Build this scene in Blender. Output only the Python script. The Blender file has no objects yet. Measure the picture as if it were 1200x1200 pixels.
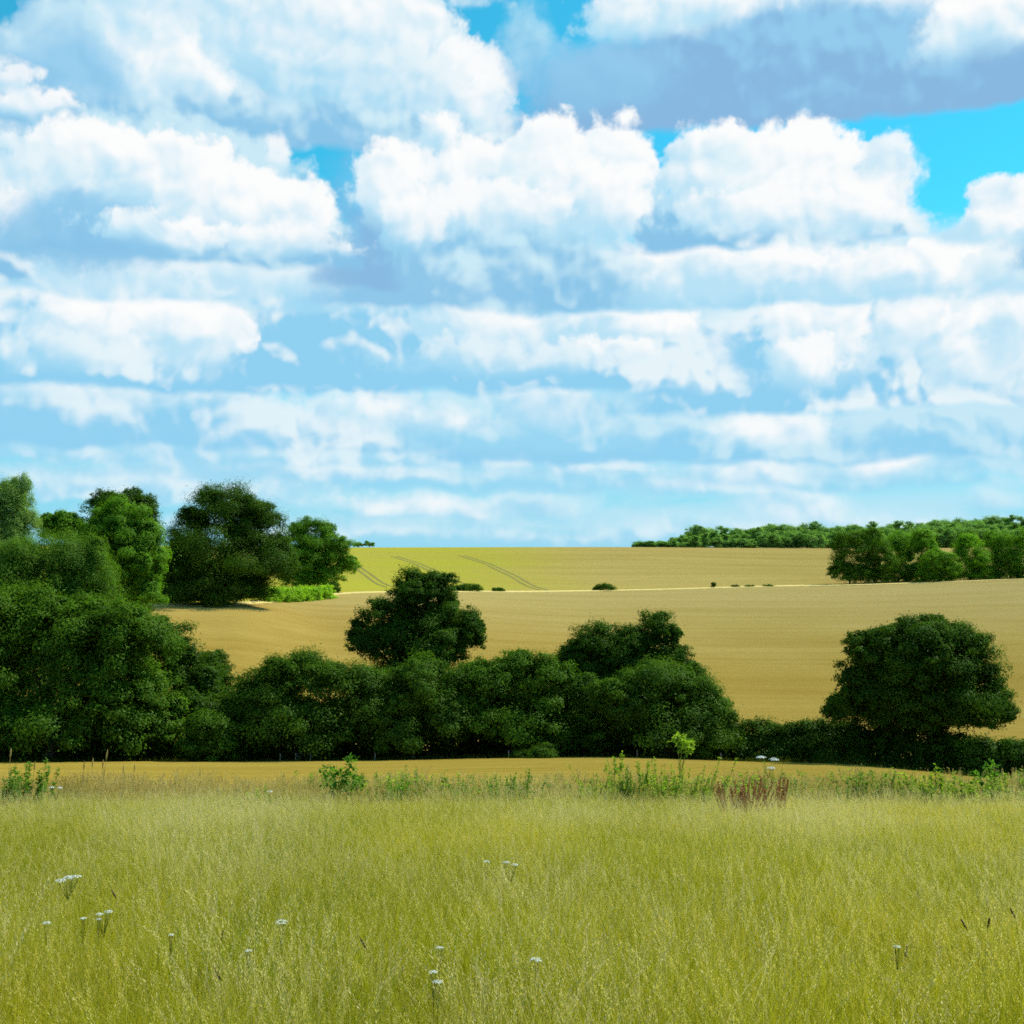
import bpy, math
import numpy as np
from mathutils import Vector

R = math.radians
scene = bpy.context.scene
COL = scene.collection
rng = np.random.default_rng(11)

# ------------------------------------------------------------------ camera maths
EYE = 1.65
F = 1500.0                                   # focal length in pixels of a 1200 px wide picture
PITCH = math.atan(100.0 / F)
CP, SP = math.cos(PITCH), math.sin(PITCH)

def ray(px, py):
    a, b = (px - 600.0) / F, (600.0 - py) / F
    return Vector((a, CP - b * SP, SP + b * CP))

def at(px, py, d):
    """Point of the world at distance d (metres along +Y) seen in direction px, py."""
    r = ray(px, py)
    t = d / r.y
    return Vector((r.x * t, d, EYE + r.z * t))

def m_per_px(d):
    return d / F

# ------------------------------------------------------------------ helpers
def link(o, parent=None):
    COL.objects.link(o)
    if parent is not None:
        o.parent = parent
    return o

def tag(o, label=None, cat=None, group=None, kind=None):
    if label: o['label'] = label
    if cat: o['category'] = cat
    if group: o['group'] = group
    if kind: o['kind'] = kind
    return o

def thing(name, label, cat, loc=(0, 0, 0), group=None, rz=0.0):
    o = bpy.data.objects.new(name, None)
    o.empty_display_size = 0.3
    o.location = loc
    o.rotation_euler = (0, 0, rz)
    COL.objects.link(o)
    return tag(o, label, cat, group)

def np_mesh(name, V, faces, mats, mat_idx=None, smooth=False):
    """V (n,3); faces: list of (k,m) int arrays, each with constant polygon size m."""
    me = bpy.data.meshes.new(name)
    V = np.asarray(V, dtype=np.float32)
    me.vertices.add(len(V))
    me.vertices.foreach_set('co', V.ravel())
    loops = np.concatenate([f.ravel() for f in faces]).astype(np.int32)
    tot = np.concatenate([np.full(len(f), f.shape[1], dtype=np.int32) for f in faces])
    start = np.concatenate([[0], np.cumsum(tot)[:-1]]).astype(np.int32)
    me.loops.add(len(loops))
    me.loops.foreach_set('vertex_index', loops)
    me.polygons.add(len(tot))
    me.polygons.foreach_set('loop_start', start)
    me.polygons.foreach_set('loop_total', tot)
    if mat_idx is not None:
        me.polygons.foreach_set('material_index', np.asarray(mat_idx, dtype=np.int32))
    if smooth:
        me.polygons.foreach_set('use_smooth', np.ones(len(tot), dtype=bool))
    for m in (mats if isinstance(mats, (list, tuple)) else [mats]):
        me.materials.append(m)
    me.update(calc_edges=True)
    return me

def mesh_obj(name, me, parent=None, loc=(0, 0, 0)):
    o = bpy.data.objects.new(name, me)
    o.location = loc
    return link(o, parent)

class MB:
    """Collects vertices and polygons of one mesh."""
    def __init__(self):
        self.v, self.f3, self.f4, self.n = [], [], [], 0
        self.m3, self.m4 = [], []
    def add(self, V, f, mi=0):
        V = np.asarray(V, float); f = np.asarray(f, int)
        self.v.append(V)
        if f.shape[1] == 3:
            self.f3.append(f + self.n); self.m3 += [mi] * len(f)
        else:
            self.f4.append(f + self.n); self.m4 += [mi] * len(f)
        self.n += len(V)
    def tube(self, pts, radii, sides=6, mi=0):
        pts = [Vector(p) for p in pts]
        V = []
        for i, p in enumerate(pts):
            t = (pts[min(i + 1, len(pts) - 1)] - pts[max(i - 1, 0)]).normalized()
            a = t.cross(Vector((0.31, 0.95, 0.05)) if abs(t.z) > 0.5 else Vector((0, 0, 1))).normalized()
            b = t.cross(a)
            for k in range(sides):
                an = 2 * math.pi * k / sides
                V.append(p + (a * math.cos(an) + b * math.sin(an)) * radii[i])
        f = []
        for i in range(len(pts) - 1):
            for k in range(sides):
                k2 = (k + 1) % sides
                f.append((i * sides + k, i * sides + k2, (i + 1) * sides + k2, (i + 1) * sides + k))
        self.add([tuple(v) for v in V], f, mi)
    def build(self, name, mats, smooth=False):
        faces, mi = [], []
        if self.f3: faces.append(np.concatenate(self.f3)); mi += self.m3
        if self.f4: faces.append(np.concatenate(self.f4)); mi += self.m4
        return np_mesh(name, np.concatenate(self.v), faces, mats, mi, smooth)

# ------------------------------------------------------------------ node helpers
class NT:
    def __init__(self, tree):
        self.t = tree; self.n = tree.nodes; self.l = tree.links
    def node(self, typ, **kw):
        nd = self.n.new(typ)
        for k, v in kw.items():
            setattr(nd, k, v)
        return nd
    def put(self, sock, val):
        if isinstance(val, bpy.types.NodeSocket):
            self.l.new(val, sock)
        elif val is not None:
            sock.default_value = val
    def math(self, op, a, b=None, c=None, clamp=False):
        nd = self.node('ShaderNodeMath', operation=op, use_clamp=clamp)
        for s, v in zip(nd.inputs, (a, b, c)): self.put(s, v)
        return nd.outputs[0]
    def vec(self, op, a, b=None, c=None, scale=None):
        nd = self.node('ShaderNodeVectorMath', operation=op)
        for s, v in zip(nd.inputs[:3], (a, b, c)): self.put(s, v)
        if scale is not None: self.put(nd.inputs['Scale'], scale)
        return nd.outputs['Value'] if op in ('LENGTH', 'DOT_PRODUCT', 'DISTANCE') else nd.outputs[0]
    def ramp(self, v, a, b, c, d, interp='LINEAR', clamp=True):
        nd = self.node('ShaderNodeMapRange', interpolation_type=interp)
        nd.clamp = clamp and interp == 'LINEAR'
        for s, x in zip(nd.inputs[:5], (v, a, b, c, d)): self.put(s, x)
        return nd.outputs[0]
    def mix(self, f, a, b, blend='MIX'):
        nd = self.node('ShaderNodeMix', data_type='RGBA', blend_type=blend)
        self.put(nd.inputs[0], f)
        for s, v in ((nd.inputs[6], a), (nd.inputs[7], b)):
            if isinstance(v, (tuple, list)) and len(v) == 3: v = (*v, 1)
            self.put(s, v)
        return nd.outputs[2]
    def noise(self, vec, scale, detail=4, rough=0.55, dims='3D', out=0):
        nd = self.node('ShaderNodeTexNoise', noise_dimensions=dims)
        if vec is not None: self.put(nd.inputs['Vector'], vec)
        nd.inputs['Scale'].default_value = scale
        nd.inputs['Detail'].default_value = detail
        nd.inputs['Roughness'].default_value = rough
        return nd.outputs[out]

def new_mat(name):
    m = bpy.data.materials.new(name)
    m.use_nodes = True
    m.node_tree.nodes.clear()
    t = NT(m.node_tree)
    out = t.node('ShaderNodeOutputMaterial')
    return m, t, out

def srgb(r, g, b):
    f = lambda c: (c / 255 / 12.92) if c / 255 <= 0.04045 else ((c / 255 + 0.055) / 1.055) ** 2.4
    return (f(r), f(g), f(b))

def leaf_mat(name, c1, c2, c3, trans=0.35, nscale=0.38, gloss=0.004, per_leaf=0.2):
    """Foliage: hue wanders from sprig to sprig and leaf to leaf; light passes through the leaves."""
    m, t, out = new_mat(name)
    geo = t.node('ShaderNodeNewGeometry')
    tc = t.node('ShaderNodeTexCoord')
    n = t.noise(tc.outputs['Object'], nscale, 3)
    n = t.ramp(n, 0.35, 0.65, 0, 1)
    col = t.mix(n, c1, c2)
    oi = t.node('ShaderNodeObjectInfo')
    r = t.math('MULTIPLY', geo.outputs['Random Per Island'], per_leaf)
    col = t.mix(r, col, c3)
    dif = t.node('ShaderNodeBsdfDiffuse'); t.put(dif.inputs['Color'], col)
    tr = t.node('ShaderNodeBsdfTranslucent')
    t.put(tr.inputs['Color'], t.mix(1.0, col, (1.5, 1.6, 0.6), 'MULTIPLY'))
    ms = t.node('ShaderNodeMixShader'); ms.inputs[0].default_value = trans
    t.l.new(dif.outputs[0], ms.inputs[1]); t.l.new(tr.outputs[0], ms.inputs[2])
    gl = t.node('ShaderNodeBsdfGlossy'); gl.inputs['Roughness'].default_value = 0.45
    gl.inputs['Color'].default_value = (0.8, 0.9, 0.8, 1)
    m2 = t.node('ShaderNodeMixShader'); m2.inputs[0].default_value = gloss
    t.l.new(ms.outputs[0], m2.inputs[1]); t.l.new(gl.outputs[0], m2.inputs[2])
    t.l.new(m2.outputs[0], out.inputs['Surface'])
    return m

def diffuse_mat(name, c1, c2, nscale=2.0, bump=0.0, stretch=None):
    m, t, out = new_mat(name)
    tc = t.node('ShaderNodeTexCoord')
    v = tc.outputs['Object']
    if stretch: v = t.vec('MULTIPLY', v, stretch)
    n = t.noise(v, nscale, 6, 0.6)
    col = t.mix(t.ramp(n, 0.35, 0.65, 0, 1), c1, c2)
    p = t.node('ShaderNodeBsdfPrincipled')
    p.inputs['Roughness'].default_value = 0.85
    p.inputs['Specular IOR Level'].default_value = 0.15
    t.put(p.inputs['Base Color'], col)
    if bump:
        b = t.node('ShaderNodeBump'); b.inputs['Strength'].default_value = bump
        t.put(b.inputs['Height'], n); t.put(p.inputs['Normal'], b.outputs[0])
    t.l.new(p.outputs[0], out.inputs['Surface'])
    return m

# ------------------------------------------------------------------ terrain
# each column: picture column -> (distance, picture row of the bare ground)
_T = {
    -300: [(60, 938), (118, 900), (135, 893), (250, 722), (420, 690), (705, 640), (760, 640)],
    150:  [(60, 938), (118, 900), (135, 893), (250, 714), (420, 690), (705, 641), (760, 641)],
    270:  [(60, 938), (118, 900), (135, 892), (255, 713), (420, 690), (705, 642), (760, 642)],
    400:  [(60, 938), (118, 899), (135, 891), (250, 737), (330, 699), (420, 688), (705, 643), (760, 643)],
    700:  [(60, 938), (118, 895), (135, 887), (250, 752), (400, 695), (430, 691), (705, 642.5), (760, 643)],
    950:  [(60, 938), (118, 901), (135, 892), (250, 754), (415, 689), (440, 686), (705, 644), (760, 640)],
    1300: [(60, 938), (118, 922), (135, 905), (250, 752), (425, 679), (450, 678), (705, 643), (800, 632)],
}
_near = [(-200, 14.0), (0, 0.0), (12, -1.42), (24, -2.9), (32, -3.85)]

def _pchip(xs, ys, x):
    xs = np.asarray(xs, float); ys = np.asarray(ys, float)
    h = np.diff(xs); dl = np.diff(ys) / h
    m = np.empty(len(xs)); m[0], m[-1] = dl[0], dl[-1]
    for i in range(1, len(xs) - 1):
        if dl[i - 1] * dl[i] <= 0: m[i] = 0
        else:
            w1, w2 = 2 * h[i] + h[i - 1], h[i] + 2 * h[i - 1]
            m[i] = (w1 + w2) / (w1 / dl[i - 1] + w2 / dl[i])
    x = np.clip(x, xs[0], xs[-1])
    k = np.clip(np.searchsorted(xs, x) - 1, 0, len(xs) - 2)
    tt = (x - xs[k]) / h[k]
    return ((2*tt**3 - 3*tt**2 + 1) * ys[k] + (tt**3 - 2*tt**2 + tt) * h[k] * m[k]
            + (-2*tt**3 + 3*tt**2) * ys[k + 1] + (tt**3 - tt**2) * h[k] * m[k + 1])

_cols = sorted(_T)
_prof = {}
for c in _cols:
    pts = list(_near) + [(d, at(c, py, d).z) for d, py in _T[c]]
    zl = pts[-1][1]; dl = pts[-1][0]
    pts += [(dl + 250, zl - 12), (6000, zl - 60)]
    _prof[c] = ([p[0] for p in pts], [p[1] for p in pts])

def ground(x, y):
    x = np.atleast_1d(np.asarray(x, float)); y = np.atleast_1d(np.asarray(y, float))
    c = np.clip(600 + F * x / np.maximum(y, 25.0), _cols[0], _cols[-1] - 1e-6)
    zs = np.stack([_pchip(*_prof[k], y) for k in _cols])
    k = np.clip(np.searchsorted(_cols, c, side='right') - 1, 0, len(_cols) - 2)
    cc = np.asarray(_cols, float)
    t = (c - cc[k]) / (cc[k + 1] - cc[k]); t = t * t * (3 - 2 * t)
    i = np.arange(len(x))
    return zs[k, i] * (1 - t) + zs[k + 1, i] * t

def gz(x, y):
    return float(ground(x, y)[0])

def interp(px, tab):
    return np.interp(px, [p[0] for p in tab], [p[1] for p in tab])

EDGE = [(-300, 236), (150, 248), (270, 252), (350, 300), (400, 330), (550, 376), (700, 399), (950, 414), (1200, 423), (1500, 428)]

def sheet(name, near, far, pxs, rows, lift, mat, skirt=0.0, power=1.0):
    """A raised sheet following the ground between two lines; the skirt is its standing edge."""
    pxs = np.asarray(pxs, float)
    n0 = np.array([near(p) for p in pxs]); f0 = np.array([far(p) for p in pxs])
    tt = np.linspace(0, 1, rows) ** power
    Y = n0[None, :] + (f0 - n0)[None, :] * tt[:, None]
    X = (pxs[None, :] - 600) / F * Y
    Z = ground(X.ravel(), Y.ravel()).reshape(Y.shape) + lift
    V = np.stack([X, Y, Z], -1).reshape(-1, 3)
    nr, nc = Y.shape
    idx = np.arange(nr * nc).reshape(nr, nc)
    q = np.stack([idx[:-1, :-1], idx[:-1, 1:], idx[1:, 1:], idx[1:, :-1]], -1).reshape(-1, 4)
    faces = [q]
    if skirt:
        ring = np.concatenate([idx[0, :], idx[1:, -1], idx[-1, ::-1][1:], idx[::-1, 0][1:-1]])
        low = V[ring].copy(); low[:, 2] -= skirt
        b = len(V) + np.arange(len(ring))
        V = np.concatenate([V, low])
        r2 = np.roll(ring, -1); b2 = np.roll(b, -1)
        faces.append(np.stack([ring, b, b2, r2], -1))
    me = np_mesh(name, V, faces, mat, None, True)
    o = mesh_obj(name, me)
    return o

# ground materials
def field_mat(name, stops, streak=(0.02, 0.3, 0.3), bump=0.5, green=None, blotch=0.012, drift=None):
    """Standing crop: drilled streaks along the rows, drifts of ripeness, a rough top."""
    m, t, out = new_mat(name)
    tc = t.node('ShaderNodeTexCoord')
    P = tc.outputs['Object']
    wig = t.noise(P, 0.01, 2, out=1)
    P2 = t.vec('ADD', P, t.vec('SCALE', wig, scale=14.0))
    s1 = t.noise(t.vec('MULTIPLY', P2, streak), 1.0, 5, 0.62)
    s2 = t.noise(P, blotch, 4, 0.6)
    fine = t.noise(t.vec('MULTIPLY', P, (0.6, 1.6, 1.0)), 0.9, 5, 0.6)
    v = t.math('ADD', t.math('MULTIPLY', s1, 0.55), t.math('MULTIPLY', s2, 0.45))
    v = t.ramp(v, 0.38, 0.62, 0, 1)
    col = t.mix(v, stops[0], stops[1])
    col = t.mix(t.ramp(fine, 0.3, 0.72, 0, 0.55), col, stops[2])
    if drift:
        y0, y1, dc = drift
        sy = t.node('ShaderNodeSeparateXYZ'); t.put(sy.inputs[0], P2)
        col = t.mix(t.math('MULTIPLY', t.ramp(t.math('ADD', sy.outputs[1], t.math('MULTIPLY', t.math('SUBTRACT', s2, 0.5), 90.0)), y0, y1, 0, 1, 'SMOOTHSTEP'), t.ramp(s1, 0.3, 0.7, 0.5, 1.0)), col, dc)
    if green:
        gcol, x0, x1 = green
        sx = t.node('ShaderNodeSeparateXYZ'); t.put(sx.inputs[0], P2)
        g = t.ramp(t.math('ADD', sx.outputs[0], t.math('MULTIPLY', t.math('SUBTRACT', s2, 0.5), 120.0)), x0, x1, 1, 0, 'SMOOTHSTEP')
        g = t.math('MULTIPLY', g, t.ramp(s1, 0.3, 0.6, 0.55, 1.0))
        col = t.mix(g, col, gcol)
    p = t.node('ShaderNodeBsdfDiffuse')
    t.put(p.inputs['Color'], col); p.inputs['Roughness'].default_value = 0.8
    b = t.node('ShaderNodeBump'); b.inputs['Strength'].default_value = bump; b.inputs['Distance'].default_value = 0.25
    t.put(b.inputs['Height'], t.math('ADD', fine, t.math('MULTIPLY', s1, 0.5)))
    t.put(p.inputs['Normal'], b.outputs[0])
    t.l.new(p.outputs[0], out.inputs['Surface'])
    return m

m_soil = diffuse_mat('ground_turf', (0.10, 0.10, 0.022), (0.16, 0.13, 0.035), 0.6, 0.4)
m_wheat_near = field_mat('ripe_wheat_near', [(0.25, 0.175, 0.026), (0.37, 0.27, 0.055), (0.22, 0.15, 0.022)], streak=(0.03, 0.5, 0.5))
m_wheat = field_mat('ripe_wheat', [(0.30, 0.195, 0.034), (0.42, 0.30, 0.072), (0.33, 0.215, 0.045)], streak=(0.010, 0.16, 0.3), drift=(190, 380, (0.42, 0.32, 0.12)))
m_barley = field_mat('ripening_barley', [(0.38, 0.27, 0.075), (0.48, 0.36, 0.115), (0.34, 0.235, 0.06)], streak=(0.006, 0.06, 0.2),
                     green=((0.375, 0.345, 0.037), -25, 60), blotch=0.006)
m_margin = diffuse_mat('lit_margin_grass', (0.55, 0.42, 0.16), (0.40, 0.34, 0.09), 0.5, 0.5)  # margin grass, its pale colour carries the sunlit highlight along the crest
m_track = diffuse_mat('wheel_track', (0.12, 0.12, 0.02), (0.17, 0.15, 0.03), 0.6)

ys = np.concatenate([np.linspace(-150, 0, 12)[:-1], np.linspace(0, 60, 60)[:-1], np.linspace(60, 460, 130)[:-1],
                     np.linspace(460, 1100, 60)[:-1], np.geomspace(1100, 6000, 14)])
ss = np.linspace(-1.1, 1.1, 111)
SS, YY = np.meshgrid(ss, ys)
XX = SS * np.maximum(YY + 60, 60)
ZZ = ground(XX.ravel(), YY.ravel()).reshape(XX.shape)
ZZ = np.where((YY > 50) & (YY < 720), ZZ, ZZ)
gi = np.arange(XX.size).reshape(XX.shape)
gq = np.stack([gi[:-1, :-1], gi[:-1, 1:], gi[1:, 1:], gi[1:, :-1]], -1).reshape(-1, 4)
terr = mesh_obj('ground', np_mesh('ground', np.stack([XX, YY, ZZ], -1).reshape(-1, 3), [gq], m_soil, None, True))
tag(terr, 'rolling grassy ground under the meadow, fields and trees', 'ground', kind='structure')

far_line = lambda p: interp(p, [(-300, 116), (700, 118), (950, 115), (1100, 108), (1300, 104)])
o = sheet('wheat_field', lambda p: 46.0, far_line, np.linspace(-330, 1500, 120), 60, 0.62, m_wheat_near, 0.6)
tag(o, 'narrow strip of golden ripe wheat between meadow and dark hedge', 'field', kind='structure')
o = sheet('wheat_field', lambda p: 134.0, lambda p: interp(p, EDGE), np.linspace(-330, 1500, 160), 120, 0.6, m_wheat, 0.6)
tag(o, 'broad tan wheat field sloping up behind the hedge and oaks', 'field', kind='structure')
o = sheet('barley_field', lambda p: interp(p, EDGE) + 9, lambda p: 704.0, np.linspace(-330, 1500, 160), 110, 0.7, m_barley, 0.6)
tag(o, 'far field on the skyline, greenish on one half and gold on the other', 'field', kind='structure')
o = sheet('field_margin', lambda p: interp(p, EDGE) + 0.3, lambda p: interp(p, EDGE) + 8.5, np.linspace(-330, 1500, 160), 6, 0.75, m_margin, 0.7)
tag(o, 'dry grass strip between the two far fields, painted paler for its lit crest', 'path', kind='structure')

def track(pts):
    """Wheel tracks pressed in the barley: a pair of ribbons along picture points."""
    P = []
    for px, py in pts:
        # march along the ray to the field
        r = ray(px, py)
        dd = np.linspace(400, 703, 600)
        hit = ground(r.x / r.y * dd, dd) + 0.72 >= EYE + r.z / r.y * dd
        k = int(np.argmax(hit)) if hit.any() else 599
        P.append((r.x / r.y * dd[k], dd[k]))
    P = np.array(P)
    tt = np.linspace(0, len(P) - 1, 60)
    C = np.stack([np.interp(tt, range(len(P)), P[:, 0]), np.interp(tt, range(len(P)), P[:, 1])], -1)
    for _ in range(6): C[1:-1] = (C[:-2] + 2 * C[1:-1] + C[2:]) / 4
    T = np.gradient(C, axis=0); T /= np.linalg.norm(T, axis=1)[:, None]
    N = np.stack([T[:, 1], -T[:, 0]], -1)
    mb = MB()
    for off in (-1.3, 1.3):
        a = C + N * (off - 0.48); b = C + N * (off + 0.48)
        V = np.concatenate([np.c_[a, ground(a[:, 0], a[:, 1]) + 0.76], np.c_[b, ground(b[:, 0], b[:, 1]) + 0.76]])
        k = np.arange(59)
        mb.add(V, np.stack([k, k + 1, k + 61, k + 60], -1))
    o = mesh_obj('wheel_track_path', mb.build('wheel_track', m_track))
    return o
for lab, pts in (('pair of dark tractor wheel lines curving down the middle of the far barley', [(540, 651), (572, 661), (604, 676), (638, 695)]),
                 ('pair of tractor wheel lines in the barley passing behind the round oak', [(462, 652), (490, 661), (515, 672), (540, 684)]),
                 ('short pair of tractor wheel lines in the barley beside the left wood', [(418, 664), (432, 674), (446, 684), (458, 692)])):
    tag(track(pts), lab, 'wheel track', kind='structure')

# ------------------------------------------------------------------ foliage
m_bark = diffuse_mat('bark', (0.05, 0.04, 0.028), (0.11, 0.09, 0.065), 3.0, 0.6, (1, 1, 0.25))
M_OAK = leaf_mat('oak_leaf', (0.021, 0.058, 0.005), (0.050, 0.108, 0.008), (0.075, 0.145, 0.012), 0.34)
M_SYC = leaf_mat('sycamore_leaf', (0.032, 0.084, 0.006), (0.074, 0.158, 0.011), (0.11, 0.20, 0.016), 0.36)
M_HAW = leaf_mat('hawthorn_leaf', (0.023, 0.064, 0.006), (0.062, 0.132, 0.010), (0.10, 0.17, 0.014), 0.36, 0.35)
M_WIL = leaf_mat('willow_leaf', (0.058, 0.135, 0.014), (0.088, 0.18, 0.018), (0.125, 0.22, 0.03), 0.42)
M_GREY = leaf_mat('grey_willow_leaf', (0.11, 0.21, 0.04), (0.15, 0.26, 0.055), (0.20, 0.30, 0.08), 0.45)
M_ASH = leaf_mat('ash_leaf', (0.066, 0.165, 0.012), (0.11, 0.24, 0.015), (0.155, 0.30, 0.024), 0.46)
M_ASH2 = leaf_mat('sunny_ash_leaf', (0.10, 0.24, 0.015), (0.15, 0.31, 0.02), (0.20, 0.36, 0.03), 0.5)
M_BRIGHT = leaf_mat('fresh_leaf', (0.17, 0.32, 0.02), (0.24, 0.40, 0.03), (0.30, 0.44, 0.05), 0.6)
M_FAR = leaf_mat('hazed_far_leaf', (0.12, 0.24, 0.06), (0.19, 0.34, 0.075), (0.24, 0.38, 0.10), 0.5, 0.12)  # greens lightened and paled: slight distance haze put into the leaf colour

def leaf_cards(P, Nrm, size, mat, name, aspect=1.5):
    """One kite-shaped leaf spray per point, slightly folded."""
    n = len(P)
    r = rng.normal(size=(n, 3))
    T = r - (r * Nrm).sum(1)[:, None] * Nrm
    T /= np.linalg.norm(T, axis=1)[:, None] + 1e-9
    B = np.cross(Nrm, T)
    L = size * rng.uniform(0.6, 1.35, n)[:, None]
    W = L / aspect
    fold = Nrm * L * 0.12
    V = np.stack([P - T * L * 0.5, P + B * W * 0.5 + fold, P + T * L * 0.5, P - B * W * 0.5 + fold], 1).reshape(-1, 3)
    f = np.arange(n * 4).reshape(n, 4)
    return np_mesh(name, V, [f], mat, None, False)

def crown_points(lobes, n, clump=0.24, hang=0.0, seed=0, gaps=0.0):
    """Leaf positions and normals: clumps over each lobe's shell, thinner inside."""
    g = np.random.default_rng(seed)
    L = np.array([l[:3] for l in lobes]); Rr = np.array([l[3:6] for l in lobes])
    vol = (Rr[:, 0] * Rr[:, 2]) ** 1.0
    PP, NN = [], []
    for i in range(len(L)):
        share = vol[i] / vol.sum()
        rmean = float(np.mean(Rr[i]))
        k = max(20, int(50 * (0.24 / clump) ** 1.5))
        u = g.normal(size=(k, 3)); u /= np.linalg.norm(u, axis=1)[:, None]
        u[:, 2] = np.where(u[:, 2] < -0.55, -u[:, 2], u[:, 2])
        rad = np.where(g.random(k) < 0.8, g.uniform(0.72, 1.14, k), g.uniform(0.25, 0.74, k))
        C = L[i] + u * Rr[i] * rad[:, None]
        # drop clumps deep in another lobe
        keep = np.ones(k, bool)
        for j in range(len(L)):
            if j == i: continue
            d = np.linalg.norm((C - L[j]) / Rr[j], axis=1)
            keep &= ~((d < 0.62) & (g.random(k) < 0.75))
        C, u2 = C[keep], u[keep]
        if len(C) == 0: continue
        if gaps:
            s = g.random(len(C)) > gaps
            C, u2 = C[s], u2[s]
            if len(C) == 0: continue
        m = max(1, int(n * share))
        cr = clump * rmean * g.choice([0.62, 0.85, 1.1, 1.45], len(C)) * g.uniform(0.85, 1.15, len(C))
        w = cr ** 2 * g.uniform(0.6, 1.4, len(C)); w /= w.sum(); pick = g.choice(len(C), m, p=w)
        off = g.normal(size=(m, 3)) * np.array([1.0, 1.0, 0.58])
        ln = np.linalg.norm(off, axis=1)[:, None] + 1e-9
        off = off / ln * np.minimum(ln, 1.9) * 0.62 * np.where(g.random(m) < 0.07, g.uniform(1.2, 1.9, m), 1.0)[:, None]
        P = C[pick] + off * cr[pick][:, None]
        P[:, 2] -= hang * rmean * (off[:, :2] ** 2).sum(1)
        nr = off / (np.linalg.norm(off, axis=1)[:, None] + 1e-9) * 0.5 + u2[pick] * 0.35 + np.array([0, 0, 0.35]) + g.normal(size=(m, 3)) * 0.22
        nr /= np.linalg.norm(nr, axis=1)[:, None] + 1e-9
        PP.append(P); NN.append(nr)
        mi = max(1, m // 6)                      # inner leaves that close the crown
        u = g.normal(size=(mi, 3)); u /= np.linalg.norm(u, axis=1)[:, None]
        PP.append(L[i] + u * Rr[i] * g.uniform(0.35, 0.8, mi)[:, None]); q = u + g.normal(size=(mi, 3)) * 0.6
        NN.append(q / np.linalg.norm(q, axis=1)[:, None])
    return np.concatenate(PP), np.concatenate(NN)

def trunk_mesh(base, lobes, r0, seed, name='trunk', forks=None):
    g = np.random.default_rng(seed + 77)
    mb = MB()
    L = np.array([l[:3] for l in lobes])
    ctr = L.mean(0)
    zlow = min(l[2] - l[5] for l in lobes)
    fh = max(0.18 * ctr[2], min(zlow + 0.15 * (ctr[2] - zlow), ctr[2] * 0.6))
    fork = np.array([ctr[0] * 0.3, ctr[1] * 0.3, fh])
    mid = np.array([fork[0] * 0.4 + g.normal() * 0.1, fork[1] * 0.4, fh * 0.5])
    mb.tube([(0, 0, -0.4), (0, 0, 0.12), tuple(mid), tuple(fork)], [r0 * 1.7, r0 * 1.2, r0 * 0.95, r0 * 0.85], 10)
    for i, l in enumerate(lobes):
        end = np.array(l[:3]) + np.array([0, 0, l[5] * 0.3])
        m1 = fork + (end - fork) * 0.45 + np.array([g.normal() * 0.3, g.normal() * 0.3, 0.12 * np.linalg.norm(end - fork)]) * 0.5
        rr = r0 * g.uniform(0.38, 0.55)
        mb.tube([tuple(fork - np.array([0, 0, r0 * 0.3])), tuple(m1), tuple(end)], [rr, rr * 0.65, rr * 0.18], 6)
        for k in range(5):                      # smaller boughs reaching the shell
            u = g.normal(size=3); u[2] = abs(u[2]) * 0.7; u /= np.linalg.norm(u)
            e2 = np.array(l[:3]) + u * np.array(l[3:6]) * 0.85
            s = m1 + (end - m1) * g.uniform(0.1, 0.8)
            m2 = (s + e2) / 2 + g.normal(size=3) * 0.12 * l[3]
            mb.tube([tuple(s), tuple(m2), tuple(e2)], [rr * 0.33, rr * 0.22, rr * 0.06], 4)
    return mb.build(name, m_bark, True)

SEED = [100]
def make_tree(name, label, cat, base_px, d, lobes_px, mat, n, leaf, trunk_r=0.35, depth=0.9, clump=0.24, hang=0.0,
              group=None, gaps=0.0, dj=0.12, trunk_name='trunk', crown_name='crown', dz=None, leaf_aspect=1.5):
    """lobes_px: crown lobes as seen (cx, cy, rx, ry); turned into metres at distance d round a rooted base."""
    SEED[0] += 1
    g = np.random.default_rng(SEED[0])
    x = (base_px - 600) / F * d
    z = gz(x, d)
    root = thing(name, label, cat, (x, d, z), group)
    lobes = []
    for i, (cx, cy, rx, ry) in enumerate(lobes_px):
        off = g.uniform(-1, 1) * dj * rx * 2 * m_per_px(d)
        p = at(cx, cy, d + off)
        k = m_per_px(d + off)
        lobes.append((p.x - x, off, p.z - z, rx * k * 0.88, rx * k * depth * 0.92, ry * k * 0.88))
    main = list(lobes)
    if n > 2500:
        for lx, ly, lz, ra, rb, rc in list(lobes):              # smaller heads of foliage break the outline
            for _ in range(3):
                a = g.uniform(0, 6.283); el = g.uniform(-0.25, 1.2); f = g.uniform(0.34, 0.52)
                u = (math.cos(a) * math.cos(el), math.sin(a) * math.cos(el), math.sin(el))
                q = g.uniform(0.72, 0.92)
                lobes.append((lx + u[0] * ra * q, ly + u[1] * rb * q, lz + u[2] * rc * q, ra * f, rb * f, max(rc, ra * 0.7) * f))
    P, N = crown_points(lobes, int(n * 3.6), clump, hang, SEED[0], gaps)
    P[:, 2] = np.maximum(P[:, 2], ground(P[:, 0] + x, P[:, 1] + d) - z + 0.05)
    mesh_obj(crown_name, leaf_cards(P, N, leaf * 0.58, mat, crown_name, leaf_aspect), root)
    mesh_obj(trunk_name, trunk_mesh((0, 0, 0), main, trunk_r, SEED[0], trunk_name), root)
    return root

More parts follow.
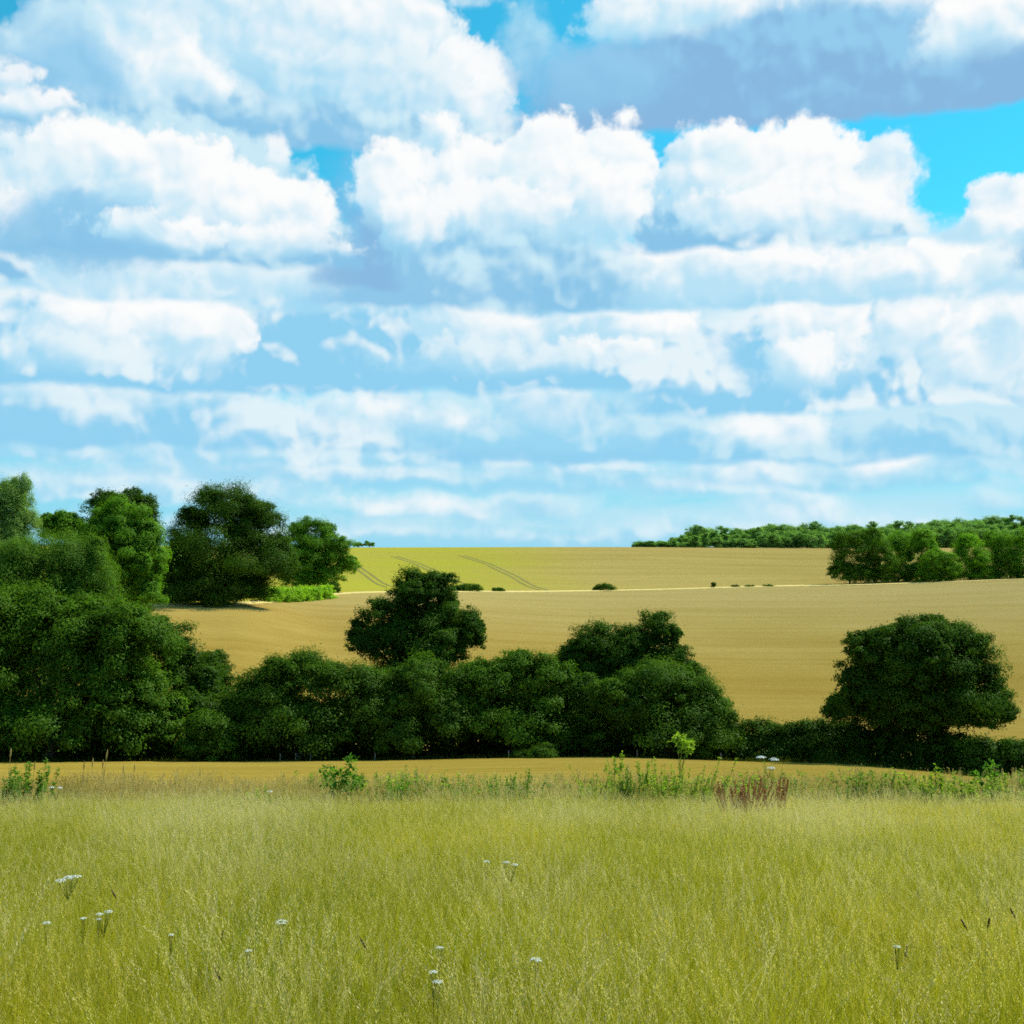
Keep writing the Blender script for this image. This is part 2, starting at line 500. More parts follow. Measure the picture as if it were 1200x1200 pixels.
def build_trees():
    T = make_tree
    # ---- near tree line on the valley floor
    T('sycamore_tree', 'huge dark sycamore at the left frame edge, its skirts down to the wheat strip', 'tree', 60, 121,
      [(60, 785, 100, 75), (135, 770, 70, 62), (20, 745, 80, 55), (150, 830, 66, 55), (60, 848, 110, 48), (-50, 800, 90, 90), (95, 735, 50, 40), (185, 850, 35, 45)],
      M_SYC, 60000, 0.42, 0.5, clump=0.2)
    T('field_maple_tree', 'dark rounded tree leaning out over the wheat behind the huge sycamore', 'tree', 195, 130,
      [(185, 765, 42, 46), (212, 800, 44, 50), (178, 740, 26, 22), (225, 840, 42, 50)], M_OAK, 20000, 0.38, 0.3)
    T('hawthorn_bush', 'small dark bush filling the notch between big sycamore and wide hawthorn', 'bush', 252, 136,
      [(252, 800, 22, 36), (248, 840, 30, 45)], M_OAK, 8000, 0.36, 0.16, trunk_name='stem')
    T('hazel_bush', 'low brighter green bush at the foot of the huge sycamore', 'bush', 245, 117.5,
      [(245, 866, 32, 30), (232, 880, 25, 18), (262, 878, 20, 20)], M_SYC, 9000, 0.32, 0.12, trunk_name='stem')
    T('hawthorn_bush', 'wide spreading hawthorn with flat top just left of the round oak', 'bush', 350, 121,
      [(352, 806, 58, 40), (318, 835, 48, 48), (402, 822, 50, 50), (360, 855, 92, 42), (290, 860, 30, 35), (430, 855, 35, 45)], M_HAW, 34000, 0.36, 0.25, trunk_name='stem')
    T('oak_tree', 'round topped dark oak rising alone above the hedgerow, centre left', 'tree', 490, 134,
      [(492, 708, 46, 42), (450, 738, 38, 38), (532, 740, 34, 36), (487, 752, 66, 34), (424, 750, 18, 26), (556, 748, 15, 22), (500, 690, 34, 20), (490, 800, 70, 40)],
      M_OAK, 46000, 0.36, 0.45, clump=0.21, gaps=0.08)
    T('hawthorn_bush', 'dense hawthorn in the hedgerow directly below the round oak', 'bush', 485, 121,
      [(492, 806, 48, 36), (468, 848, 50, 46), (522, 850, 42, 45), (455, 815, 30, 30)], M_HAW, 24000, 0.36, 0.22, trunk_name='stem')
    T('elder_bush', 'yellowish green bush in the middle of the hedgerow between the oaks', 'bush', 600, 123,
      [(600, 798, 42, 36), (568, 832, 44, 55), (642, 800, 32, 34), (618, 848, 60, 46), (560, 790, 18, 20)], M_SYC, 28000, 0.36, 0.22, trunk_name='stem')
    T('oak_tree', 'dark twin topped oak rising above the hedgerow right of centre', 'tree', 725, 133,
      [(700, 756, 34, 28), (688, 788, 38, 40), (670, 772, 18, 20), (768, 738, 26, 24), (788, 750, 13, 16), (738, 752, 26, 20), (728, 772, 34, 30), (762, 764, 28, 26), (793, 776, 24, 22), (812, 795, 26, 20), (752, 795, 40, 36), (720, 815, 60, 45)],
      M_OAK, 34000, 0.34, 0.4)
    T('hawthorn_bush', 'broad dark thorn bush sloping down at the right end of the hedgerow', 'bush', 775, 121,
      [(770, 812, 56, 38), (730, 840, 50, 50), (812, 835, 42, 42), (785, 858, 74, 38), (838, 855, 24, 32)], M_HAW, 32000, 0.36, 0.24, trunk_name='stem')
    T('holly_bush', 'narrow dark bush squeezed between the twin topped oak and thorn', 'bush', 680, 124,
      [(682, 838, 36, 52), (690, 865, 40, 30)], M_OAK, 10000, 0.34, 0.15, trunk_name='stem')
    T('bramble_bush', 'low leafy bramble mound at the wheat edge before the hedgerow centre', 'bush', 632, 117,
      [(632, 884, 22, 9), (612, 886, 14, 7)], M_HAW, 3000, 0.24, 0.05, trunk_name='stem')
    T('oak_tree', 'broad spreading oak standing alone in the hedge at right', 'tree', 1092, 117,
      [(1062, 768, 52, 40), (1016, 780, 36, 38), (1120, 772, 48, 40), (1088, 805, 86, 44), (1152, 818, 38, 36), (1002, 832, 36, 22), (986, 838, 22, 14), (1016, 812, 38, 32), (1170, 838, 24, 20), (1050, 842, 54, 18),
       (1125, 842, 56, 20), (1075, 745, 40, 24), (1030, 755, 28, 22), (1110, 750, 30, 20), (1088, 820, 66, 34), (1045, 818, 44, 28)],
      M_OAK, 60000, 0.36, 0.5, clump=0.21, gaps=0.08)
    # ---- wood on the rising ground at left
    T('willow_tree', 'feathery olive green willow above and behind the huge sycamore', 'tree', 60, 165,
      [(60, 665, 52, 46), (108, 662, 26, 36), (15, 690, 50, 52), (90, 700, 50, 45), (60, 740, 90, 50)], M_WIL, 70000, 0.38, 0.4, clump=0.34, hang=0.35, leaf_aspect=2.4)
    T('ash_tree', 'mid green domed tree between the feathery willow and the tall dark oak', 'tree', 148, 188,
      [(140, 618, 38, 34), (152, 655, 40, 48), (166, 690, 28, 42), (118, 640, 28, 34)], M_ASH, 42000, 0.42, 0.4)
    T('oak_tree', 'dark crown just showing over the domed mid green tree', 'tree', 145, 216,
      [(145, 592, 40, 18), (120, 602, 26, 22), (172, 600, 18, 22), (145, 640, 50, 50)], M_OAK, 14000, 0.5, 0.4)
    T('grey_willow_tree', 'pale greyish willow cut by the left frame edge, tallest there', 'tree', 5, 192,
      [(8, 595, 34, 36), (-30, 605, 34, 40), (20, 622, 28, 28), (0, 660, 50, 50)], M_GREY, 40000, 0.42, 0.4, clump=0.32, hang=0.3, leaf_aspect=2.4)
    T('ash_tree', 'small treetop peeping between the grey willow and the domed tree', 'tree', 76, 214,
      [(74, 612, 20, 14), (60, 622, 18, 18), (86, 625, 20, 24)], M_ASH, 7000, 0.5, 0.3)
    T('oak_tree', 'tall dark domed oak, tallest of the left wood against the sky', 'tree', 262, 257,
      [(264, 602, 48, 38), (226, 630, 24, 40), (302, 628, 38, 42), (262, 655, 70, 46), (212, 668, 20, 38), (322, 662, 26, 34), (255, 690, 66, 26), (225, 680, 40, 30), (285, 684, 30, 22)],
      M_OAK, 70000, 0.5, 0.6)
    T('ash_tree', 'lighter green tree at the right end of the left wood', 'tree', 366, 338,
      [(368, 632, 28, 28), (394, 648, 18, 22), (356, 660, 30, 30), (408, 664, 14, 14), (384, 676, 24, 16), (352, 682, 24, 16)], M_ASH, 34000, 0.55, 0.4)
    T('holly_bush', 'dark understorey bush below the tall domed oak', 'bush', 225, 254,
      [(225, 695, 36, 18), (270, 697, 36, 14)], M_OAK, 9000, 0.45, 0.2, trunk_name='stem')
    T('hazel_bush', 'small round dark green bush ending the bright clipped strip', 'bush', 391, 318,
      [(391, 690, 9, 8)], M_HAW, 1800, 0.4, 0.12, trunk_name='stem')
    # ---- bushes along the line between the two far fields
    for nm, lab, px, d, lb, n in (
        ('hawthorn_bush', 'widest dark bush on the far field line, beside the round oak', 549, 381, [(549, 690, 15, 6), (540, 691, 9, 5)], 2600),
        ('hawthorn_bush', 'small round bush on the far field line below the wheel tracks', 584, 386, [(584, 692.5, 8, 4)], 1200),
        ('hawthorn_bush', 'low dark bush alone on the far field line near mid picture', 709, 405, [(709, 688.5, 12, 4.5), (700, 690, 6, 3)], 1800),
        ('hazel_bush', 'tiny upright green bush on the far field line', 836, 412, [(836, 686, 3, 4)], 500),
        ('nettle_bush', 'low weedy green patch on the far field line near the grove', 870, 414, [(862, 687.5, 6, 2), (878, 687.5, 7, 2), (900, 687, 8, 1.8)], 900)):
        T(nm, lab, 'bush', px, d, lb, M_HAW, n, 0.42, 0.1, trunk_name='stem')
    # ---- grove at right behind the tan field
    grove = [
        (996, 431, [(996, 645, 20, 26), (985, 662, 14, 18)], M_SYC, 'dark tree at the left corner of the far grove'),
        (1025, 434, [(1022, 642, 20, 22), (1035, 660, 20, 20), (1015, 662, 18, 16)], M_SYC, 'dark broad tree second from the left corner of the far grove'),
        (1052, 446, [(1052, 640, 18, 18), (1058, 660, 14, 20)], M_ASH, 'mid green tree rising behind the grove next to the dark corner trees'),
        (1082, 440, [(1080, 638, 18, 16), (1085, 655, 16, 22)], M_ASH, 'upright mid green tree near the middle of the far grove'),
        (1102, 429, [(1100, 662, 22, 17), (1088, 668, 12, 12), (1114, 668, 12, 12)], M_ASH, 'low rounded tree standing forward in the far grove'),
        (1136, 436, [(1136, 645, 18, 20), (1146, 660, 20, 18), (1126, 655, 12, 14)], M_ASH2, 'brightest yellow green tree of the far grove'),
        (1170, 438, [(1168, 642, 20, 20), (1176, 660, 20, 20)], M_ASH, 'green tree between the brightest one and the frame edge in the far grove'),
        (1205, 436, [(1205, 640, 22, 20), (1200, 660, 24, 20), (1225, 655, 20, 22)], M_ASH, 'tree of the far grove cut by the right frame edge'),
    ]
    for px, d, lb, mt, lab in grove:
        lb = lb + [(lb[0][0] - 9, 674, 17, 14), (lb[0][0] + 10, 675, 17, 14)]
        T('grove_tree', lab, 'tree', px, d, lb, mt, 9000, 0.62, 0.3, group='trees of the far grove')
    # ---- two specks on the skyline beside the left wood
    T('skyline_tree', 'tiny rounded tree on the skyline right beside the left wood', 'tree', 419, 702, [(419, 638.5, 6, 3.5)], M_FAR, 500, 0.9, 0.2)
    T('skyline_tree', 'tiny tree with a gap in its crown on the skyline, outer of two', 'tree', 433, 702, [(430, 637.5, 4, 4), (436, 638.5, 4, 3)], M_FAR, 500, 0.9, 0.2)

def hedge(name, label, p0, p1, h, w, mat, n, leaf, bulge=0.12):
    SEED[0] += 1
    g = np.random.default_rng(SEED[0])
    p0, p1 = np.array(p0, float), np.array(p1, float)
    ln = np.linalg.norm(p1 - p0)
    k = max(3, int(ln / (h * 0.55)))
    c = (p0 + p1) / 2
    z0 = gz(*c)
    root = thing(name, label, 'hedge', (c[0], c[1], z0))
    lobes = []
    for i in range(k):
        q = p0 + (p1 - p0) * (i + 0.5) / k
        hh = h * g.uniform(1 - bulge, 1 + bulge)
        zz = gz(*q) - z0
        lobes.append((q[0] - c[0], q[1] - c[1], zz + hh * 0.68, ln / k * 0.85, w * 0.5, hh * 0.34))
        lobes.append((q[0] - c[0], q[1] - c[1], zz + hh * 0.3, ln / k * 0.85, w * 0.55, hh * 0.36))
        if h > 4.5: lobes.append((q[0] - c[0], q[1] - c[1] + 0.6, zz + hh * 0.1, ln / k * 0.9, w * 0.6, hh * 0.2))
    P, N = crown_points(lobes, int(n * 2.4), 0.34, 0, SEED[0])
    P[:, 2] = np.maximum(P[:, 2], ground(P[:, 0] + c[0], P[:, 1] + c[1]) - z0 + 0.03)
    mesh_obj('foliage', leaf_cards(P, N, leaf * 0.8, mat, 'foliage'), root)
    mb = MB()
    for i in range(k * 2):
        q = p0 + (p1 - p0) * (i + 0.5) / (k * 2) - c
        zz = gz(q[0] + c[0], q[1] + c[1]) - z0
        mb.tube([(q[0], q[1], zz - 0.2), (q[0] + g.normal() * 0.15, q[1], zz + h * 0.4), (q[0] + g.normal() * 0.3, q[1], zz + h * 0.75)], [0.07, 0.05, 0.02], 5)
    mesh_obj('stem', mb.build('stem', m_bark, True), root)
    return root

def wx(px, d): return ((px - 600) / F * d, d)

def build_hedges():
    hedge('field_hedge', 'long even dark hedge linking the thorn bush to the lone oak', wx(842, 122), wx(1008, 121), 4.0, 3.0, M_OAK, 20000, 0.28, 0.05)
    hedge('field_hedge', 'shaded hedge under the crown of the lone oak', wx(1000, 120.5), wx(1128, 115), 4.1, 2.6, M_OAK, 14000, 0.28, 0.08)
    hedge('field_hedge', 'dark hedge running out of frame right of the lone oak', wx(1128, 112), wx(1290, 106), 3.6, 3.0, M_HAW, 18000, 0.28, 0.1)
    hedge('clipped_hedge', 'bright yellow green strip of young hedge below the left wood', wx(306, 281), wx(388, 313), 3.7, 2.4, M_BRIGHT, 16000, 0.34, 0.0)
    hedge('wood_edge_hedge', 'tall dark thicket filling the left wood behind the feathery willow', wx(-90, 205), wx(160, 214), 10.0, 6.0, M_SYC, 40000, 0.5, 0.15)
    hedge('wood_edge_hedge', 'dark thicket behind the tall domed oak along the barley', wx(190, 262), wx(300, 300), 8.0, 5.0, M_OAK, 24000, 0.5, 0.2)
    hedge('field_hedge', 'dark undergrowth hedge behind the left tree line at the wheat foot', wx(-60, 127), wx(440, 127), 6.5, 3.0, M_OAK, 40000, 0.42, 0.15)
    hedge('field_hedge', 'dark undergrowth hedge behind the middle tree line at the wheat foot', wx(440, 127), wx(835, 126), 6.0, 3.0, M_OAK, 36000, 0.42, 0.15)

def copy_tree(root, loc, rz, sc):
    r = root.copy(); COL.objects.link(r)
    r.location = loc; r.rotation_euler = (0, 0, rz); r.scale = sc
    for ch in root.children:
        c = ch.copy(); COL.objects.link(c); c.parent = r
    return r

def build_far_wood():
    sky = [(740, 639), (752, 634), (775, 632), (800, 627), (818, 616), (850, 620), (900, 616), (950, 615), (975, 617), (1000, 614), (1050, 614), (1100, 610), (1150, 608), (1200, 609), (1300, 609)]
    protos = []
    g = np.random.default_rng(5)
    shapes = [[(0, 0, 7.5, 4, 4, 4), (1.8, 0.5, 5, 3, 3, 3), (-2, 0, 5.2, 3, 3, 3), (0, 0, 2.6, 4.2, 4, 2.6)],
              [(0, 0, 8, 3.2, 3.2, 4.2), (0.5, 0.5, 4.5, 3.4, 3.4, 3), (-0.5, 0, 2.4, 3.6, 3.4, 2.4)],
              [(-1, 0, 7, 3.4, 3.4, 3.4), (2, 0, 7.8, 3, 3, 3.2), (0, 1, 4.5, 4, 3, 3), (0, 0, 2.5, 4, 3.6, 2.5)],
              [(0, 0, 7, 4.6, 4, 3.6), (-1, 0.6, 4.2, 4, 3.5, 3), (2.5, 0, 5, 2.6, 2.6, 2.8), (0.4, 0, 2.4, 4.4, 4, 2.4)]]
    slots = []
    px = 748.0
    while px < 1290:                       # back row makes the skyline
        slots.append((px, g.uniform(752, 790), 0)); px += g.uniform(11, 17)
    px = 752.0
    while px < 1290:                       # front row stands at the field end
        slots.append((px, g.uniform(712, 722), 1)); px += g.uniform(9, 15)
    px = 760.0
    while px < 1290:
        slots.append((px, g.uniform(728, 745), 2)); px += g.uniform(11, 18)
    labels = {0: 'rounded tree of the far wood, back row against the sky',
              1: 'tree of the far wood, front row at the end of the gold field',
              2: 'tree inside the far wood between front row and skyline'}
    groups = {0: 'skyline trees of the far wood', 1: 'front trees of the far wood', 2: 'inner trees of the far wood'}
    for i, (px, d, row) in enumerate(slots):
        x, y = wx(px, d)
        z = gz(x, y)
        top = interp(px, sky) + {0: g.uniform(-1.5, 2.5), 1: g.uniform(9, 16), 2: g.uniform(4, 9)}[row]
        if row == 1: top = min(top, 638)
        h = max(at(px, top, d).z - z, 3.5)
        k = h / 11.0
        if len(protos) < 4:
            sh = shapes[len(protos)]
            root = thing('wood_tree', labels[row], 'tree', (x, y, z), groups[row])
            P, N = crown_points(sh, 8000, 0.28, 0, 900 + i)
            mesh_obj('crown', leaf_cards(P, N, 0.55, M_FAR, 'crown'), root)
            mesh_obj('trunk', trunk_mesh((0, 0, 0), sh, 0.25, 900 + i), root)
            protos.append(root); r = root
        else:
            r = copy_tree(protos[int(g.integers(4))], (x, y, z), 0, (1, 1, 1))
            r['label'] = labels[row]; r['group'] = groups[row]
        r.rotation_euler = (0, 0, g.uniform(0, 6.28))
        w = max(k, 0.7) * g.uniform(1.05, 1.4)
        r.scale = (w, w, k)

# ------------------------------------------------------------------ meadow
def grass_mat(name, green, straw, pink, trans=0.35):
    m, t, out = new_mat(name)
    oi = t.node('ShaderNodeObjectInfo')
    geo = t.node('ShaderNodeNewGeometry')
    n = t.noise(t.vec('MULTIPLY', oi.outputs['Location'], (1.0, 0.45, 1.0)), 0.22, 4, 0.6)
    n2 = t.noise(oi.outputs['Location'], 1.3, 3, 0.6)
    a = t.ramp(t.math('ADD', t.math('MULTIPLY', n, 0.7), t.math('MULTIPLY', n2, 0.3)), 0.40, 0.58, 0, 1)
    a = t.math('ADD', t.math('MULTIPLY', a, 0.72), t.math('MULTIPLY', geo.outputs['Random Per Island'], 0.32))
    col = t.mix(a, green, straw)
    col = t.mix(t.ramp(oi.outputs['Random'], 0.78, 1.0, 0, 0.5), col, pink)
    dif = t.node('ShaderNodeBsdfDiffuse'); t.put(dif.inputs['Color'], col)
    tr = t.node('ShaderNodeBsdfTranslucent'); t.put(tr.inputs['Color'], t.mix(1.0, col, (1.25, 1.25, 0.7), 'MULTIPLY'))
    ms = t.node('ShaderNodeMixShader'); ms.inputs[0].default_value = trans
    t.l.new(dif.outputs[0], ms.inputs[1]); t.l.new(tr.outputs[0], ms.inputs[2])
    t.l.new(ms.outputs[0], out.inputs['Surface'])
    return m

M_GRASS = grass_mat('meadow_blade', (0.215, 0.25, 0.006), (0.46, 0.41, 0.04), (0.52, 0.42, 0.13), 0.45)
M_HEAD = grass_mat('meadow_seed_head', (0.48, 0.44, 0.09), (0.66, 0.56, 0.24), (0.60, 0.45, 0.27), 0.45)
M_BLEACH = grass_mat('bleached_stalk', (0.55, 0.48, 0.22), (0.70, 0.62, 0.38), (0.55, 0.40, 0.26), 0.4)
M_RANK = grass_mat('rank_blade', (0.18, 0.20, 0.02), (0.42, 0.33, 0.075), (0.30, 0.18, 0.06))
M_RANKH = grass_mat('rank_seed_head', (0.36, 0.27, 0.085), (0.58, 0.47, 0.20), (0.28, 0.15, 0.06))
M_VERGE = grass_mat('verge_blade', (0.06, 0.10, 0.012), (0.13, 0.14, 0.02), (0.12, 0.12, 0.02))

def grass_clump(name, seed, nb, nh, hmin, hmax, rad, bw, mats, head_l=0.10, head_w=0.012, lean=0.2):
    g = np.random.default_rng(seed)
    V, F4, mi = [], [], []
    def strip(pts, widths, ang, m):
        s = np.array([math.cos(ang), math.sin(ang), 0])
        b = len(V)
        for p, w in zip(pts, widths):
            V.append(p - s * w / 2); V.append(p + s * w / 2)
        for i in range(len(pts) - 1):
            F4.append((b + 2*i, b + 2*i + 1, b + 2*i + 3, b + 2*i + 2)); mi.append(m)
    for i in range(nb + nh):
        head = i >= nb
        r, a = rad * math.sqrt(g.random()), g.uniform(0, 6.283)
        p = np.array([r * math.cos(a), r * math.sin(a), -0.05])
        h = g.uniform(hmin, hmax) * (1.12 if head else 0.92)
        dirn = g.normal(size=2) * lean + np.array([0.05, 0.0])
        bend = g.uniform(0.5, 1.6)
        pts = []
        for t in np.linspace(0, 1, 5 if not head else 4):
            off = dirn * (t ** 2) * h * bend
            pts.append(p + np.array([off[0], off[1], h * t * (1 - 0.12 * bend * t)]))
        ang = g.uniform(0, 6.283)
        w = bw * g.uniform(0.7, 1.3)
        if not head:
            strip(pts, [w, w * 0.95, w * 0.8, w * 0.5, w * 0.08], ang, 0)
        else:
            strip(pts, [w * 0.5] * 3 + [w * 0.3], ang, 0)
            tip = pts[-1]; dv = pts[-1] - pts[-2]; dv /= np.linalg.norm(dv)
            hl = head_l * g.uniform(0.6, 1.3)
            for j in range(16):                     # loose spikelets of the panicle
                u = j / 15.0
                c = tip + dv * hl * (u - 0.35)
                sp = head_w * (1.0 - 0.75 * u) * g.uniform(0.3, 1.3)
                q0 = c + np.array([math.cos(j * 2.4) * sp, math.sin(j * 2.4) * sp, 0.0])
                dd = dv + np.array([math.cos(j * 2.4), math.sin(j * 2.4), 0.0]) * 0.35; dd /= np.linalg.norm(dd)
                ll = head_w * g.uniform(0.8, 1.5)
                strip([q0, q0 + dd * ll * 0.5, q0 + dd * ll], [ll * 0.1, ll * 0.34, ll * 0.05], ang + j * 1.9, 1)
    return np_mesh(name, np.array(V), [np.array(F4)], mats, mi)

def scatter(name, label, cat, region_me, protos, density, seed, smin, smax, patchy=0.0, thr=(0.38, 0.6, 0.12)):
    """Instances grass clumps over a patch of ground; one object, nothing one could count."""
    o = mesh_obj(name, region_me)
    tag(o, label, cat, kind='stuff')
    ng = bpy.data.node_groups.new(name + '_scatter', 'GeometryNodeTree')
    ng.interface.new_socket('Geometry', in_out='INPUT', socket_type='NodeSocketGeometry')
    ng.interface.new_socket('Geometry', in_out='OUTPUT', socket_type='NodeSocketGeometry')
    N, L = ng.nodes, ng.links
    gin, gout = N.new('NodeGroupInput'), N.new('NodeGroupOutput')
    dist = N.new('GeometryNodeDistributePointsOnFaces')
    dist.inputs['Density'].default_value = density
    dist.inputs['Seed'].default_value = seed
    if patchy:
        nz = N.new('ShaderNodeTexNoise'); nz.inputs['Scale'].default_value = patchy; nz.inputs['Detail'].default_value = 3
        mr = N.new('ShaderNodeMapRange')
        for k_, v_ in enumerate((thr[0], thr[1], thr[2] * density, 1.5 * density)): mr.inputs[k_ + 1].default_value = v_
        ps = N.new('GeometryNodeInputPosition'); L.new(ps.outputs[0], nz.inputs['Vector'])
        L.new(nz.outputs[0], mr.inputs[0]); L.new(mr.outputs[0], dist.inputs['Density'])
    L.new(gin.outputs[0], dist.inputs['Mesh'])
    g2i = N.new('GeometryNodeGeometryToInstance')
    for p in reversed(protos):
        oi = N.new('GeometryNodeObjectInfo'); oi.inputs['Object'].default_value = p
        oi.inputs['As Instance'].default_value = True
        L.new(oi.outputs['Geometry'], g2i.inputs[0])
    iop = N.new('GeometryNodeInstanceOnPoints')
    iop.inputs['Pick Instance'].default_value = True
    L.new(dist.outputs['Points'], iop.inputs['Points'])
    L.new(g2i.outputs[0], iop.inputs['Instance'])
    ri = N.new('FunctionNodeRandomValue'); ri.data_type = 'INT'
    ri.inputs[4].default_value = 0; ri.inputs[5].default_value = len(protos) - 1
    L.new(ri.outputs[2], iop.inputs['Instance Index'])
    rr = N.new('FunctionNodeRandomValue'); rr.data_type = 'FLOAT_VECTOR'
    rr.inputs[0].default_value = (-0.06, -0.06, 0); rr.inputs[1].default_value = (0.06, 0.06, 6.283)
    rr.inputs['Seed'].default_value = 3
    L.new(rr.outputs[0], iop.inputs['Rotation'])
    rs = N.new('FunctionNodeRandomValue'); rs.data_type = 'FLOAT'
    rs.inputs[2].default_value = smin; rs.inputs[3].default_value = smax
    rs.inputs['Seed'].default_value = 7
    nz2 = N.new('ShaderNodeTexNoise'); nz2.inputs['Scale'].default_value = 0.5; nz2.inputs['Detail'].default_value = 2
    ps2 = N.new('GeometryNodeInputPosition'); L.new(ps2.outputs[0], nz2.inputs['Vector'])
    mr2 = N.new('ShaderNodeMapRange')
    for k_, v_ in enumerate((0.35, 0.65, 0.92, 1.2)): mr2.inputs[k_ + 1].default_value = v_
    mu2 = N.new('ShaderNodeMath'); mu2.operation = 'MULTIPLY'
    L.new(nz2.outputs[0], mr2.inputs[0]); L.new(mr2.outputs[0], mu2.inputs[0]); L.new(rs.outputs[1], mu2.inputs[1])
    L.new(mu2.outputs[0], iop.inputs['Scale'])
    j = N.new('GeometryNodeJoinGeometry')
    L.new(iop.outputs[0], j.inputs[0])
    L.new(gin.outputs[0], j.inputs[0])
    L.new(j.outputs[0], gout.inputs[0])
    md = o.modifiers.new('scatter', 'NODES'); md.node_group = ng
    return o

def proto(me):
    return bpy.data.objects.new(me.name, me)

def patch(name, y0, y1, margin, rows, slope=0.47, lift=0.004, mat=None, xlim=None):
    ysx = np.linspace(y0, y1, rows)
    V = []; nc = 30
    for y in ysx:
        a, b = (-(slope * y + margin), slope * y + margin) if xlim is None else xlim(y)
        X = np.linspace(a, b, nc)
        V.append(np.c_[X, np.full(nc, y), ground(X, np.full(nc, y)) + lift])
    idx = np.arange(rows * nc).reshape(rows, nc)
    q = np.stack([idx[:-1, :-1], idx[:-1, 1:], idx[1:, 1:], idx[1:, :-1]], -1).reshape(-1, 4)
    return np_mesh(name, np.concatenate(V), [q], mat or m_soil, None, True)

def build_meadow():
    k = 1.0
    pr = [proto(grass_clump('grass_clump', s, 84, nh, 0.36, 0.70, 0.24, 0.0038, [M_GRASS, M_HEAD], hl, hw)) for s, nh, hl, hw in
          ((1, 5, .08, .007), (2, 9, .10, .007), (3, 2, .07, .006), (4, 16, .09, .008), (5, 5, .12, .007), (6, 3, .08, .008))]
    scatter('meadow_grass', 'tall yellow green meadow grass full of pale seed heads', 'grass', patch('meadow_turf', 2.2, 33.5, 3.0, 60), pr, 34 * k, 1, 0.75, 1.2)
    prb = [proto(grass_clump('bleached_clump', 60 + s, 7, 12, 0.5, 0.82, 0.22, 0.003, [M_BLEACH, M_BLEACH], .14, .010, 0.24)) for s in range(3)]
    scatter('bleached_grass', 'wispy bleached seed stalks in pale patches through the green meadow', 'grass', patch('bleached_turf', 3.6, 33.0, 2.0, 60, lift=0.008), prb, 9 * k, 12, 0.75, 1.1, patchy=0.3, thr=(0.45, 0.64, 0.03))
    pr2 = [proto(grass_clump('rank_grass_clump', 20 + s, 26, nh, 0.5, 1.08, 0.3, 0.008, [M_RANK, M_RANKH], hl, hw, 0.12)) for s, nh, hl, hw in
           ((1, 10, .14, .022), (2, 16, .18, .028), (3, 8, .12, .02), (4, 14, .2, .026))]
    scatter('rank_grass', 'taller brown seeding rough grass along the far edge of the meadow', 'grass', patch('rank_turf', 31.5, 37.0, 4.0, 14, lift=0.008), pr2, 20 * k, 2, 0.6, 1.05, patchy=0.3)
    def weed_me(i):
        g = np.random.default_rng(700 + i); mb = MB()
        for s_ in range(7):
            b0 = Vector((g.normal() * 0.16, g.normal() * 0.16, -0.03)); tp = Vector((b0.x * 1.6, b0.y * 1.6, g.uniform(0.5, 1.0)))
            mb.tube([b0, tp], [0.006, 0.003], 4)
            for q in range(26):
                p = b0 + (tp - b0) * g.uniform(0.15, 1); an = g.uniform(0, 6.28)
                l = g.uniform(0.06, 0.12)
                V_, f_ = leaf_shape(p, Vector((math.cos(an), math.sin(an), g.uniform(0, 0.9))).normalized(), Vector((0.1, 0.1, 1)), l, l * 0.42)
                mb.add(V_, f_)
        return mb.build('weed_clump', [M_SAPL, M_LIME, M_WEED][i % 3])
    pr4 = [proto(weed_me(i)) for i in range(5)]
    scatter('margin_weeds', 'tangle of low green weeds among the rough grass at the meadow edge', 'weeds', patch('weed_turf', 31.8, 36.5, 0, 10, lift=0.012, xlim=lambda y: (-0.16 * y, 0.46 * y)), pr4, 6.5 * k, 9, 0.45, 1.15, patchy=0.5, thr=(0.46, 0.62, 0.05))
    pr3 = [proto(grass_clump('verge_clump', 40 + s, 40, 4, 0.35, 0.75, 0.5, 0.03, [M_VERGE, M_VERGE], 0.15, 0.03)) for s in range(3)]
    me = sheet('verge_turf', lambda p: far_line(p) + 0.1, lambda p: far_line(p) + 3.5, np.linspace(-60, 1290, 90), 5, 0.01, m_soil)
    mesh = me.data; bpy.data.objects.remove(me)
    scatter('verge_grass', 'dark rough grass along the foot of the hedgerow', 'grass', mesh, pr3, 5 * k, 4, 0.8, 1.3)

# ------------------------------------------------------------------ verge plants and flowers
m_petal = diffuse_mat('white_petal', (0.52, 0.58, 0.56), (0.40, 0.47, 0.47), 60)
m_stem = leaf_mat('plant_stem', (0.24, 0.26, 0.05), (0.30, 0.30, 0.06), (0.32, 0.28, 0.08), 0.3)
m_dock = diffuse_mat('dock_seed', (0.40, 0.19, 0.07), (0.52, 0.29, 0.12), 8)
m_brownhead = diffuse_mat('brown_seed', (0.055, 0.032, 0.018), (0.10, 0.06, 0.03), 20)
m_post = diffuse_mat('weathered_post', (0.30, 0.27, 0.20), (0.20, 0.17, 0.12), 6, 0.4)
M_SAPL = leaf_mat('sapling_leaf', (0.07, 0.17, 0.02), (0.10, 0.22, 0.025), (0.13, 0.26, 0.03), 0.45, 2.0)
M_WEED = leaf_mat('weed_leaf', (0.05, 0.11, 0.015), (0.08, 0.15, 0.02), (0.12, 0.19, 0.03), 0.4, 2.0)
M_LIME = leaf_mat('lime_leaf', (0.16, 0.26, 0.025), (0.22, 0.32, 0.035), (0.26, 0.36, 0.05), 0.5, 2.0)

